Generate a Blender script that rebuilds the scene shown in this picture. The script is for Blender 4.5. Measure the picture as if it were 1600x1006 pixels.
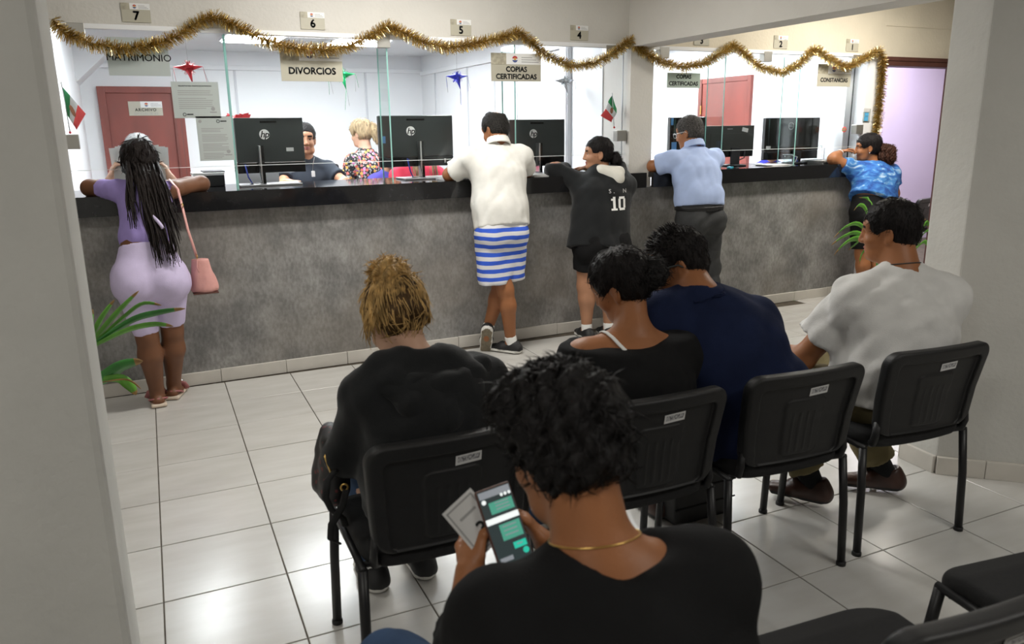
import bpy, math, random
import numpy as np
from mathutils import Vector, Matrix
random.seed(7)
rng = np.random.default_rng(7)
S = bpy.context.scene
COL = S.collection
for o in list(bpy.data.objects):
    bpy.data.objects.remove(o)

# ---------------------------------------------------------------- camera, world, exposure
def _cam():
    yaw, pitch, roll = .4497, .243, -.014
    cy, sy = math.cos(yaw), math.sin(yaw)
    F = Vector((sy*math.cos(pitch), cy*math.cos(pitch), -math.sin(pitch)))
    R = Vector((cy, -sy, 0)); U = R.cross(F)
    c, s = math.cos(roll), math.sin(roll)
    R, U = c*R + s*U, -s*R + c*U
    cam = bpy.data.cameras.new('camera')
    cam.sensor_width = 36; cam.lens = 1217.96/1600*36
    cam.clip_start = .05
    cam.dof.use_dof = True; cam.dof.focus_distance = 5.2; cam.dof.aperture_fstop = 5.0
    o = bpy.data.objects.new('camera', cam); COL.objects.link(o)
    m = Matrix((R, U, -F)).transposed().to_4x4(); m.translation = (.0025, -5.262, 1.6)
    o.matrix_world = m
    S.camera = o
_cam()
w = bpy.data.worlds.new('world'); S.world = w; w.use_nodes = True
w.node_tree.nodes['Background'].inputs[0].default_value = (.9, .95, 1, 1)
w.node_tree.nodes['Background'].inputs[1].default_value = .05
S.view_settings.view_transform = 'Standard'
S.view_settings.look = 'None'
S.view_settings.exposure = 0.0
S.view_settings.gamma = 1
S.view_settings.use_curve_mapping = False
try:
    S.cycles.use_denoising = True
    S.cycles.max_bounces = 8; S.cycles.transparent_max_bounces = 16
    S.cycles.sample_clamp_indirect = 4
except Exception:
    pass

def area(name, loc, size, energy, col=(1, 1, 1), rot=(0, 0, 0), sy=None):
    l = bpy.data.lights.new(name, 'AREA'); l.energy = energy; l.size = size; l.color = col
    if sy: l.shape = 'RECTANGLE'; l.size_y = sy
    o = bpy.data.objects.new(name, l); o.location = loc; o.rotation_euler = rot; COL.objects.link(o)
    return o
# waiting area tubes and added unseen fill lamps (above the frame)
area('unseen_ceiling_lamp', (1.6, -1.15, 2.82), 1.2, 60, (1, .97, .91), sy=.3)
area('unseen_ceiling_lamp', (-.9, -1.9, 2.82), 1.2, 16, (1, .97, .91), sy=.3)
area('unseen_ceiling_lamp', (5.6, -1.0, 2.82), 1.2, 66, (1, .94, .84), sy=.3)
area('unseen_ceiling_lamp', (-1.2, -5.4, 2.82), 1.2, 30, (1, .97, .91), sy=.3)
area('unseen_ceiling_lamp', (2.6, -5.6, 2.82), 1.2, 33, (1, .97, .91), sy=.3)  # unseen fill added behind the camera to brighten the column fronts
area('unseen_ceiling_lamp', (8.6, .9, 2.75), 1.6, 120, (.95, .92, 1))  # unseen, added beyond the doorway to light the lilac wall evenly
# ---------------------------------------------------------------- materials
M = {}
def mat(name, col, rough=.6, metal=0., var=0., scale=8., bump=0., bscale=60., spec=.5, stretch=None, emit=0., obj=True, coat=0., sheen=0., wr=0.):
    m = bpy.data.materials.new(name); m.use_nodes = True
    nt = m.node_tree; N = nt.nodes; b = N['Principled BSDF']
    b.inputs['Base Color'].default_value = (*col, 1); b.inputs['Roughness'].default_value = rough
    b.inputs['Metallic'].default_value = metal; b.inputs['Specular IOR Level'].default_value = spec
    if coat: b.inputs['Coat Weight'].default_value = coat; b.inputs['Coat Roughness'].default_value = .08
    if sheen: b.inputs['Sheen Weight'].default_value = sheen
    if emit:
        b.inputs['Emission Color'].default_value = (*col, 1); b.inputs['Emission Strength'].default_value = emit
    if var or bump:
        tc = N.new('ShaderNodeTexCoord'); mp = N.new('ShaderNodeMapping')
        nt.links.new(tc.outputs['Object'], mp.inputs[0])
        if stretch: mp.inputs['Scale'].default_value = stretch
    if var:
        n = N.new('ShaderNodeTexNoise'); n.inputs['Scale'].default_value = scale; n.inputs['Detail'].default_value = 5
        nt.links.new(mp.outputs[0], n.inputs['Vector'])
        r = N.new('ShaderNodeValToRGB'); r.color_ramp.elements[0].position = .3; r.color_ramp.elements[1].position = .7
        r.color_ramp.elements[0].color = (*[c*(1-var) for c in col], 1)
        r.color_ramp.elements[1].color = (*[min(1, c*(1+var)) for c in col], 1)
        nt.links.new(n.outputs['Fac'], r.inputs[0]); nt.links.new(r.outputs[0], b.inputs['Base Color'])
    if bump:
        n2 = N.new('ShaderNodeTexNoise'); n2.inputs['Scale'].default_value = bscale; n2.inputs['Detail'].default_value = 3
        nt.links.new(mp.outputs[0], n2.inputs['Vector'])
        bp = N.new('ShaderNodeBump'); bp.inputs['Strength'].default_value = bump; bp.inputs['Distance'].default_value = .01
        nt.links.new(n2.outputs['Fac'], bp.inputs['Height']); nt.links.new(bp.outputs[0], b.inputs['Normal'])
        if wr:      # soft creases of hanging cloth
            m3 = N.new('ShaderNodeMapping'); m3.inputs['Scale'].default_value = (1, 1, .55); m3.inputs['Rotation'].default_value = (.4, .5, 0); nt.links.new(tc.outputs['Object'], m3.inputs[0])
            n3 = N.new('ShaderNodeTexNoise'); n3.noise_type = 'RIDGED_MULTIFRACTAL'; n3.inputs['Scale'].default_value = 5; n3.inputs['Detail'].default_value = 1.5; n3.inputs['Distortion'].default_value = .8
            nt.links.new(m3.outputs[0], n3.inputs['Vector']); b3 = N.new('ShaderNodeBump'); b3.inputs['Strength'].default_value = wr; b3.inputs['Distance'].default_value = .02
            nt.links.new(n3.outputs['Fac'], b3.inputs['Height']); nt.links.new(b3.outputs[0], bp.inputs['Normal'])
    M[name] = m
    return m
mat('plaster', (.62, .60, .56), .85, var=.04, scale=3, bump=.25, bscale=45)
mat('plaster_grey', (.56, .555, .525), .85, var=.06, scale=3, bump=.3, bscale=35)
mat('plaster_warm', (.66, .60, .48), .85, var=.04, scale=3, bump=.25, bscale=45)
mat('office_white', (.84, .85, .87), .6, var=.015, scale=2)
mat('office_trim', (.62, .63, .66), .6)
mat('lilac', (.47, .41, .56), .8, var=.03, scale=2)
mat('ceiling', (.72, .71, .68), .9)
mat('grout', (.085, .07, .052), .9, var=.3, scale=20)
mat('black_slab', (.012, .012, .013), .07, var=.2, scale=30, spec=.5)
mat('door_red', (.20, .045, .033), .42, var=.18, scale=3, stretch=(2, 2, .6))
mat('door_dark', (.15, .045, .035), .45, var=.15, scale=5)
mat('frame_brown', (.09, .035, .025), .5, var=.25, scale=6)
mat('sign_beige', (.50, .475, .385), .45, var=.03, scale=5)
mat('sign_dark', (.40, .37, .285), .5, var=.25, scale=40)
mat('sign_white', (.80, .80, .79), .5)
mat('ink', (.03, .035, .035), .6)
mat('ink_grey', (.36, .36, .36), .7)
mat('paper', (.80, .80, .79), .7)
mat('paper_grey', (.56, .60, .58), .7, var=.03, scale=6)
mat('paper_green', (.50, .57, .51), .7)
mat('steel', (.42, .41, .38), .38, metal=.75)
mat('silver', (.7, .7, .71), .28, metal=.9)
mat('gold', (.75, .5, .16), .3, metal=1)
mat('tinsel_a', (.72, .55, .23), .27, metal=1)
mat('tinsel_b', (.46, .31, .085), .35, metal=1)
mat('tinsel_c', (.88, .75, .42), .22, metal=1)
mat('red', (.62, .03, .04), .5, var=.15, scale=25)
mat('flag_red', (.72, .06, .06), .7)
mat('flag_green', (.02, .26, .08), .7)
mat('white', (.8, .8, .8), .6)
mat('foil_red', (.5, .02, .03), .3, metal=.3, var=.3, scale=30)
mat('foil_green', (.01, .36, .12), .3, metal=.3, var=.3, scale=30)
mat('foil_blue', (.04, .05, .62), .3, metal=.3, var=.3, scale=30)
mat('foil_silver', (.58, .6, .62), .25, metal=.7, var=.2, scale=30)
mat('monitor_black', (.032, .039, .039), .28, var=.12, scale=6, spec=.55)
mat('monitor_band', (.006, .007, .008), .16)
mat('monitor_gloss', (.010, .011, .010), .07, spec=.6)
mat('monitor_olive', (.022, .022, .018), .4, var=.1, scale=40, bump=.1, bscale=200)
mat('blue_note', (.07, .22, .45), .7)
mat('cable_blue', (.03, .06, .4), .5)
mat('black_plastic', (.011, .011, .0115), .48, var=.1, scale=30, bump=.12, bscale=350, spec=.4)
mat('black_fabric', (.007, .007, .0075), .95, var=.2, scale=60, bump=.2, bscale=300)
mat('black_metal', (.010, .010, .011), .42, spec=.4)
mat('leaf', (.10, .30, .03), .42, var=.35, scale=9)
mat('leaf_dark', (.035, .20, .03), .4, var=.35, scale=9)
mat('leaf_dry', (.28, .16, .05), .7, var=.3, scale=30)
mat('soil', (.05, .035, .02), .95, var=.4, scale=30)
mat('pot', (.35, .14, .07), .8, var=.1, scale=9)
mat('clear_blue', (.10, .42, .7), .5)
mat('teal', (.02, .35, .42), .5)
mat('skirting', (.60, .57, .52), .4, var=.07, scale=6)
# skin, hair, cloth
def skin(name, c): mat(name, c, .48, var=.10, scale=7, bump=.06, bscale=160, spec=.35)
skin('skin_dark', (.165, .070, .034)); skin('skin_tan', (.32, .128, .052)); skin('skin_mid', (.40, .20, .115)); skin('skin_light', (.60, .36, .25))
mat('lip_dark', (.17, .05, .04), .45); mat('lip', (.34, .12, .10), .45)
def hairm(name, c, st=(1, 1, .25), sc=90, rough=.5, var=.55): mat(name, c, rough, var=var, scale=sc, bump=.55, bscale=sc*1.4, stretch=st, spec=.16)
hairm('hair_black', (.010, .008, .008)); hairm('hair_soft', (.009, .008, .008), (1, 1, 1), 55, .55)
hairm('hair_braid', (.013, .009, .008), (1, 1, 1), 130, .5); hairm('hair_brown', (.045, .018, .011)); hairm('hair_blonde', (.46, .29, .11), sc=60, var=.6)
hairm('hair_ash', (.40, .30, .18), sc=60); hairm('hair_grey', (.33, .33, .33), sc=70, var=.35); hairm('hair_salt', (.085, .08, .076), (1, 1, 1), 120, .6, .8)
hairm('hair_root', (.075, .042, .017), sc=60)
hairm('hair_grizzle', (.022, .02, .018), (1, 1, 1), 120, .6, .8)
def cloth(name, c, var=.06, sheen=.0, rough=.9, bs=260, bump=.15, wr=.3): mat(name, c, rough, var=var, scale=14, bump=bump, bscale=bs, spec=.2, sheen=sheen, wr=wr)
cloth('lilac_top', (.36, .28, .62)); cloth('lilac_shorts', (.60, .52, .74), rough=.6)
cloth('polo_white', (.74, .73, .69)); cloth('tee_white', (.64, .635, .62)); cloth('hoodie_black', (.012, .013, .014), sheen=.12); cloth('hood_lining', (.62, .60, .54))
cloth('black_cotton', (.0075, .0075, .008), .1); cloth('shirt_blue', (.42, .52, .78), .04); cloth('trouser_grey', (.040, .041, .042), .15, rough=.7)
cloth('navy', (.008, .014, .045), .15); cloth('khaki', (.20, .165, .085)); cloth('jeans', (.035, .065, .13), .25)
cloth('dark_tee', (.035, .042, .055)); cloth('violet_shirt', (.10, .09, .42)); cloth('red_top', (.60, .05, .09)); cloth('royal_blue', (.03, .035, .32)); cloth('navy_dark', (.012, .012, .03))
mat('leather_brown', (.045, .018, .012), .35, var=.3, scale=12, bump=.1, bscale=90); mat('shoe_black', (.012, .012, .013), .6); mat('rubber_white', (.75, .74, .70), .6); mat('rubber_tan', (.20, .17, .12), .75, var=.2, scale=40)
mat('sock', (.78, .78, .76), .9); mat('pink_leather', (.66, .33, .30), .45, var=.06, scale=15, bump=.1, bscale=120); mat('sandal_pink', (.36, .13, .13), .5); mat('sandal_sole', (.62, .52, .42), .7)
mat('lens', (.02, .02, .022), .1); mat('eye_white', (.62, .58, .55), .3)

def nodes(name, rough=.8):
    m = bpy.data.materials.new(name); m.use_nodes = True; M[name] = m
    nt = m.node_tree
    return m, nt, nt.nodes, nt.nodes['Principled BSDF'], nt.links
def ramp(N, els, interp='LINEAR'):
    r = N.new('ShaderNodeValToRGB'); r.color_ramp.interpolation = interp
    e = r.color_ramp.elements
    while len(e) < len(els): e.new(.5)
    for x, (p, c) in zip(e, els): x.position = p; x.color = (*c, 1)
    return r
def noise(N, L, src, scale, detail=5, stretch=None):
    mp = N.new('ShaderNodeMapping'); L.new(src, mp.inputs[0])
    if stretch: mp.inputs['Scale'].default_value = stretch
    n = N.new('ShaderNodeTexNoise'); n.inputs['Scale'].default_value = scale; n.inputs['Detail'].default_value = detail
    L.new(mp.outputs[0], n.inputs['Vector']); return n
def mix(N, L, a, b, f, mode='MIX'):
    x = N.new('ShaderNodeMix'); x.data_type = 'RGBA'; x.blend_type = mode
    for s, i in ((a, 6), (b, 7), (f, 0)):
        if isinstance(s, (int, float)): x.inputs[i].default_value = s
        elif isinstance(s, tuple): x.inputs[i].default_value = (*s, 1)
        else: L.new(s, x.inputs[i])
    return x.outputs[2]
# counter cladding: mottled printed concrete
m, nt, N, b, L = nodes('concrete'); tc = N.new('ShaderNodeTexCoord').outputs['Object']
a1 = ramp(N, [(.30, (.17, .168, .165)), (.5, (.26, .255, .248)), (.72, (.37, .365, .355))]); L.new(noise(N, L, tc, 4.5, 10).outputs['Fac'], a1.inputs[0])
a2 = ramp(N, [(.35, (.45, .44, .43)), (.65, (1, 1, 1))]); L.new(noise(N, L, tc, 48, 8, (1.3, 1, .7)).outputs['Fac'], a2.inputs[0])
c1 = mix(N, L, a1.outputs[0], a2.outputs[0], .55, 'MULTIPLY')
a3 = ramp(N, [(.45, (0, 0, 0)), (.62, (1, 1, 1))]); L.new(noise(N, L, tc, 1.1, 3).outputs['Fac'], a3.inputs[0])
f3 = N.new('ShaderNodeMath'); f3.operation = 'MULTIPLY'; f3.inputs[1].default_value = .35; L.new(a3.outputs[0], f3.inputs[0])
c2 = mix(N, L, c1, (.24, .205, .165), f3.outputs[0]); L.new(c2, b.inputs['Base Color']); b.inputs['Roughness'].default_value = .55
# floor tile, a little different on every tile
m, nt, N, b, L = nodes('tile'); tc = N.new('ShaderNodeTexCoord').outputs['Object']
oi = N.new('ShaderNodeObjectInfo'); ad = N.new('ShaderNodeVectorMath'); ad.operation = 'ADD'; L.new(tc, ad.inputs[0]); L.new(oi.outputs['Location'], ad.inputs[1])
a1 = ramp(N, [(.3, (.53, .515, .485)), (.7, (.60, .59, .565))]); L.new(noise(N, L, ad.outputs[0], 3, 6, (1, 3.5, 1)).outputs['Fac'], a1.inputs[0])
a2 = ramp(N, [(0, (.93, .93, .93)), (1, (1.0, 1.0, 1.0))]); L.new(oi.outputs['Random'], a2.inputs[0])
L.new(mix(N, L, a1.outputs[0], a2.outputs[0], 1., 'MULTIPLY'), b.inputs['Base Color'])
b.inputs['Roughness'].default_value = .22
bp = N.new('ShaderNodeBump'); bp.inputs['Strength'].default_value = .05; L.new(noise(N, L, ad.outputs[0], 160, 3).outputs['Fac'], bp.inputs['Height']); L.new(bp.outputs[0], b.inputs['Normal'])
# striped shorts
m, nt, N, b, L = nodes('stripes'); tc = N.new('ShaderNodeTexCoord').outputs['Object']
sp = N.new('ShaderNodeSeparateXYZ'); L.new(tc, sp.inputs[0])
nn = noise(N, L, tc, 6, 2); ma = N.new('ShaderNodeMath'); ma.operation = 'MULTIPLY_ADD'; ma.inputs[1].default_value = .022; L.new(nn.outputs['Fac'], ma.inputs[0]); L.new(sp.outputs['Z'], ma.inputs[2])
fr = N.new('ShaderNodeMath'); fr.operation = 'MULTIPLY'; fr.inputs[1].default_value = 1/.0575; L.new(ma.outputs[0], fr.inputs[0])
f2 = N.new('ShaderNodeMath'); f2.operation = 'FRACT'; L.new(fr.outputs[0], f2.inputs[0])
r = ramp(N, [(0, (.03, .10, .60)), (.5, (.68, .68, .70))], 'CONSTANT'); L.new(f2.outputs[0], r.inputs[0]); L.new(r.outputs[0], b.inputs['Base Color']); b.inputs['Roughness'].default_value = .85
# tie dye
m, nt, N, b, L = nodes('tie_dye'); tc = N.new('ShaderNodeTexCoord').outputs['Object']
n1 = noise(N, L, tc, 8, 7, (1, 1, 1.7)); n1.inputs['Distortion'].default_value = 1.6
r = ramp(N, [(.32, (.012, .05, .22)), (.48, (.025, .12, .40)), (.58, (.06, .22, .50)), (.70, (.38, .52, .68))]); L.new(n1.outputs['Fac'], r.inputs[0]); L.new(r.outputs[0], b.inputs['Base Color']); b.inputs['Roughness'].default_value = .9
# floral blouse
m, nt, N, b, L = nodes('floral'); tc = N.new('ShaderNodeTexCoord').outputs['Object']
v = N.new('ShaderNodeTexVoronoi'); v.inputs['Scale'].default_value = 30; L.new(tc, v.inputs['Vector'])
n1 = noise(N, L, tc, 70, 2); md = N.new('ShaderNodeMath'); md.operation = 'MULTIPLY_ADD'; md.inputs[1].default_value = .35; L.new(n1.outputs['Fac'], md.inputs[0]); L.new(v.outputs['Distance'], md.inputs[2])
r = ramp(N, [(.0, (1, 1, 1)), (.60, (0, 0, 0))], 'CONSTANT'); L.new(md.outputs[0], r.inputs[0])
cs = N.new('ShaderNodeSeparateColor'); L.new(v.outputs['Color'], cs.inputs[0])
rc = ramp(N, [(0, (.75, .16, .12)), (.28, (.72, .24, .55)), (.5, (.85, .52, .12)), (.7, (.75, .20, .16)), (.85, (.62, .66, .62))], 'CONSTANT'); L.new(cs.outputs[0], rc.inputs[0])
n3 = noise(N, L, tc, 55, 3); rb = ramp(N, [(.48, (.02, .02, .022)), (.56, (.42, .42, .40))], 'CONSTANT'); L.new(n3.outputs['Fac'], rb.inputs[0])
L.new(mix(N, L, rb.outputs[0], rc.outputs[0], r.outputs[0]), b.inputs['Base Color']); b.inputs['Roughness'].default_value = .85
# bag print
m, nt, N, b, L = nodes('bag_floral'); tc = N.new('ShaderNodeTexCoord').outputs['Object']
v = N.new('ShaderNodeTexVoronoi'); v.inputs['Scale'].default_value = 40; L.new(tc, v.inputs['Vector'])
r = ramp(N, [(.0, (1, 1, 1)), (.25, (0, 0, 0))], 'CONSTANT'); L.new(v.outputs['Distance'], r.inputs[0])
L.new(mix(N, L, (.012, .011, .012), (.12, .018, .02), r.outputs[0]), b.inputs['Base Color']); b.inputs['Roughness'].default_value = .5
# sticker with smudged print
m, nt, N, b, L = nodes('tag_print'); tc = N.new('ShaderNodeTexCoord').outputs['Object']
n1 = noise(N, L, tc, 230, 2, (1, 1, .35)); r = ramp(N, [(.47, (.14, .14, .15)), (.55, (.48, .48, .49))]); L.new(n1.outputs['Fac'], r.inputs[0]); L.new(r.outputs[0], b.inputs['Base Color'])
# clear glass: see-through plus a mirror sheen that grows at grazing angles
m, nt, N, b, L = nodes('glass'); N.remove(b)
t = N.new('ShaderNodeBsdfTransparent'); t.inputs[0].default_value = (.965, .985, .975, 1); g = N.new('ShaderNodeBsdfGlossy'); g.inputs['Roughness'].default_value = .01
fz = N.new('ShaderNodeFresnel'); fz.inputs[0].default_value = 1.45; ms = N.new('ShaderNodeMixShader'); L.new(fz.outputs[0], ms.inputs[0]); L.new(t.outputs[0], ms.inputs[1]); L.new(g.outputs[0], ms.inputs[2]); L.new(ms.outputs[0], N['Material Output'].inputs[0])
m, nt, N, b, L = nodes('fin_glass'); N.remove(b)
t = N.new('ShaderNodeBsdfTransparent'); t.inputs[0].default_value = (.93, .965, .955, 1); g = N.new('ShaderNodeBsdfGlossy'); g.inputs['Roughness'].default_value = .03
ms = N.new('ShaderNodeMixShader'); ms.inputs[0].default_value = .06; L.new(t.outputs[0], ms.inputs[1]); L.new(g.outputs[0], ms.inputs[2]); L.new(ms.outputs[0], N['Material Output'].inputs[0])
mat('glass_edge', (.30, .56, .50), .15, spec=.6)
mat('edge_line', (.85, .88, .87), .2)
def lampmat(name, c, e): 
    m, nt, N, b, L = nodes(name); b.inputs['Base Color'].default_value = (.8, .8, .8, 1); b.inputs['Emission Color'].default_value = (*c, 1); b.inputs['Emission Strength'].default_value = e
lampmat('lamp_white', (.93, .97, 1), 38.0)
# phone screen
m, nt, N, b, L = nodes('screen_dark'); b.inputs['Base Color'].default_value = (.01, .012, .013, 1); b.inputs['Roughness'].default_value = .15; b.inputs['Emission Color'].default_value = (.05, .07, .07, 1); b.inputs['Emission Strength'].default_value = .6
def scr(n, c, e):
    m, nt, N, b, L = nodes(n); b.inputs['Base Color'].default_value = (*c, 1); b.inputs['Emission Color'].default_value = (*c, 1); b.inputs['Emission Strength'].default_value = e
scr('screen_green', (.06, .28, .20), .8); scr('screen_white', (.8, .85, .85), .8); scr('screen_teal', (.02, .45, .32), .8); scr('screen_grey', (.25, .27, .3), .6)

# paper lets some light through
for k in ('paper', 'paper_grey', 'paper_green', 'sign_beige'):
    m = M[k]; nt = m.node_tree; b = nt.nodes['Principled BSDF']; tr = nt.nodes.new('ShaderNodeBsdfTranslucent'); tr.inputs[0].default_value = (*[c*.9 for c in b.inputs['Base Color'].default_value[:3]], 1)
    ms = nt.nodes.new('ShaderNodeMixShader'); ms.inputs[0].default_value = .30 if k != 'sign_beige' else .08
    nt.links.new(b.outputs[0], ms.inputs[1]); nt.links.new(tr.outputs[0], ms.inputs[2]); nt.links.new(ms.outputs[0], nt.nodes['Material Output'].inputs[0])
# ---------------------------------------------------------------- mesh helpers
def V3(*a): return np.array(a, float)
def nrm(v): v = np.asarray(v, float); return v/(np.linalg.norm(v)+1e-12)
def wpos(o):
    p = Vector((0, 0, 0))
    while o is not None: p = p + o.location; o = o.parent
    return np.array(p)
def mk(name, V, F, m=None, parent=None, smooth=True, world=True, mi=None, bevel=0., kind=None):
    """link one mesh object; V in world coordinates (its parents are never rotated while building)"""
    V = np.asarray(V, float)
    loc = np.zeros(3)
    if parent is not None and world: V = V - wpos(parent)
    if parent is None and world and len(V):
        loc = np.array([(V[:, 0].min()+V[:, 0].max())/2, (V[:, 1].min()+V[:, 1].max())/2, V[:, 2].min()]); V = V - loc
    me = bpy.data.meshes.new(name)
    if isinstance(F, np.ndarray) and F.ndim == 2:
        n, k = F.shape
        me.vertices.add(len(V)); me.vertices.foreach_set('co', V.astype(np.float32).ravel())
        me.loops.add(n*k); me.loops.foreach_set('vertex_index', F.astype(np.int32).ravel())
        me.polygons.add(n); me.polygons.foreach_set('loop_start', np.arange(0, n*k, k, dtype=np.int32))
    else:
        me.from_pydata([tuple(v) for v in V], [], [tuple(f) for f in F])
    if smooth: me.polygons.foreach_set('use_smooth', np.ones(len(me.polygons), bool))
    for x in (m if isinstance(m, (list, tuple)) else [m]):
        if x: me.materials.append(M[x])
    if mi is not None: me.polygons.foreach_set('material_index', np.asarray(mi, np.int32))
    me.update(calc_edges=True); me.validate()
    o = bpy.data.objects.new(name, me); COL.objects.link(o)
    o.location = loc
    if parent is not None: o.parent = parent
    if bevel:
        b = o.modifiers.new('bevel', 'BEVEL'); b.width = bevel; b.segments = 2; b.limit_method = 'ANGLE'
    if kind: o['kind'] = kind
    return o
def thing(name, label, cat, loc=(0, 0, 0), group=None):
    o = bpy.data.objects.new(name, None); COL.objects.link(o); o.location = loc; o.empty_display_size = .1
    o['label'] = label; o['category'] = cat
    if group: o['group'] = group
    return o
def tag(o, label, cat, group=None):
    o['label'] = label; o['category'] = cat
    if group: o['group'] = group
    return o
def struct(name, loc=(0, 0, 0)):
    o = bpy.data.objects.new(name, None); COL.objects.link(o); o.location = loc; o['kind'] = 'structure'; return o
def st(o): o['kind'] = 'structure'; return o
class MB:
    def __init__(s): s.V = []; s.F = []; s.mi = []
    def add(s, V, F, mi=0):
        n = len(s.V); s.V += [tuple(v) for v in V]; s.F += [tuple(i+n for i in f) for f in F]; s.mi += [mi]*len(F); return s
    def box(s, lo, hi, mi=0, R=None, c=None):
        x0, y0, z0 = lo; x1, y1, z1 = hi
        V = [(x0, y0, z0), (x1, y0, z0), (x1, y1, z0), (x0, y1, z0), (x0, y0, z1), (x1, y0, z1), (x1, y1, z1), (x0, y1, z1)]
        if R is not None: V = [np.asarray(c)+R@np.asarray(v) for v in V]
        return s.add(V, [(3, 2, 1, 0), (4, 5, 6, 7), (0, 1, 5, 4), (1, 2, 6, 5), (2, 3, 7, 6), (3, 0, 4, 7)], mi)
    def prism(s, poly, z0, z1, mi=0):
        n = len(poly); V = [(x, y, z0) for x, y in poly]+[(x, y, z1) for x, y in poly]
        F = [tuple(range(n-1, -1, -1)), tuple(range(n, 2*n))]+[(i, (i+1) % n, n+(i+1) % n, n+i) for i in range(n)]
        return s.add(V, F, mi)
    def tube(s, pts, r, n=8, mi=0, flat=1., caps=True):
        P = [np.asarray(p, float) for p in pts]; m = len(P)
        rr = r if isinstance(r, (list, tuple, np.ndarray)) else [r]*m
        V = []; up = None
        for i in range(m):
            t = nrm(P[min(i+1, m-1)]-P[max(i-1, 0)])
            if up is None:
                up = np.cross(t, V3(0, 0, 1) if abs(t[2]) < .9 else V3(1, 0, 0)); up = nrm(up)
            up = nrm(up-t*np.dot(up, t)); bi = np.cross(t, up)
            for k in range(n):
                a = 2*math.pi*k/n; V.append(P[i]+rr[i]*(math.cos(a)*up+flat*math.sin(a)*bi))
        F = [(i*n+k, i*n+(k+1) % n, (i+1)*n+(k+1) % n, (i+1)*n+k) for i in range(m-1) for k in range(n)]
        if caps: F += [tuple(range(n-1, -1, -1)), tuple(range((m-1)*n, m*n))]
        return s.add(V, F, mi)
    def lathe(s, prof, c, n=24, mi=0):
        V = [(c[0]+r*math.cos(2*math.pi*k/n), c[1]+r*math.sin(2*math.pi*k/n), c[2]+z) for r, z in prof for k in range(n)]; m = len(prof)
        F = [(i*n+k, i*n+(k+1) % n, (i+1)*n+(k+1) % n, (i+1)*n+k) for i in range(m-1) for k in range(n)]
        F += [tuple(range(n-1, -1, -1)), tuple(range((m-1)*n, m*n))]
        return s.add(V, F, mi)
    def ngon(s, c, u, v, r, n=24, a0=0, a1=2*math.pi, mi=0, th=.001):
        c, u, v = map(np.asarray, (c, u, v)); nn = nrm(np.cross(u, v))*th
        k = n if abs(a1-a0-2*math.pi) < 1e-6 else n+1
        P = [c+r*(math.cos(a0+(a1-a0)*i/n)*u+math.sin(a0+(a1-a0)*i/n)*v) for i in range(k)]
        return s.add([p+nn for p in P]+[p for p in P], [tuple(range(k)), tuple(range(2*k-1, k-1, -1))]+[(k+i, k+(i+1) % k, (i+1) % k, i) for i in range(k)], mi)
    def mk(s, name, m, parent=None, **kw):
        mi = s.mi if isinstance(m, (list, tuple)) else None
        return mk(name, s.V, s.F, m, parent, mi=mi, **kw)
def box(name, lo, hi, m, parent=None, bevel=0., **kw): return MB().box(lo, hi).mk(name, m, parent, smooth=False, bevel=bevel, **kw)
def text(name, s, size, m, loc, parent=None, bold=0., align='CENTER', sx=1., shear=0., rot=(math.pi/2, 0, 0), ext=.0004, space=1., Rm=None, lines=1.):
    cu = bpy.data.curves.new(name, 'FONT'); cu.body = s; cu.size = size; cu.align_x = align; cu.align_y = 'CENTER'; cu.extrude = ext
    cu.shear = shear; cu.space_character = space; cu.resolution_u = 3; cu.space_line = lines
    t = bpy.data.objects.new(name, cu); COL.objects.link(t)
    me = bpy.data.meshes.new_from_object(t.evaluated_get(bpy.context.evaluated_depsgraph_get()))
    bpy.data.objects.remove(t); bpy.data.curves.remove(cu); me.name = name
    me.materials.clear(); me.materials.append(M[m])
    R = Rm if Rm is not None else np.array(Matrix.Identity(3)) if rot is None else np.array(__import__('mathutils').Euler(rot).to_matrix())
    if bold > 0:     # heavier strokes: the same outlines laid over each other, slightly shifted
        Vb = np.array([tuple(v.co) for v in me.vertices]); Fb = [tuple(p.vertices) for p in me.polygons]; b_ = bold*size; VV = []; FF = []
        for k, (dx, dy) in enumerate(((0, 0), (b_, 0), (-b_, 0), (0, b_), (0, -b_))):
            FF += [tuple(i+len(VV) for i in f) for f in Fb]; VV += [(v[0]+dx, v[1]+dy, v[2]) for v in Vb]
        me = bpy.data.meshes.new(name); me.from_pydata(VV, [], FF); me.materials.append(M[m])
    n = len(me.vertices); co = np.zeros(n*3, np.float32); me.vertices.foreach_get('co', co); co = co.reshape(-1, 3); co[:, 0] *= sx
    co = co@R.T+np.asarray(loc)
    if parent is not None: co = co-wpos(parent)
    me.vertices.foreach_set('co', co.astype(np.float32).ravel()); me.update()
    o = bpy.data.objects.new(name, me); COL.objects.link(o)
    if parent is not None: o.parent = parent
    return o
def copy_tree(o, parent=None):
    c = o.copy(); COL.objects.link(c)
    if parent is not None: c.parent = parent
    for ch in [x for x in bpy.data.objects if x.parent == o]: copy_tree(ch, c)
    return c

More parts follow.
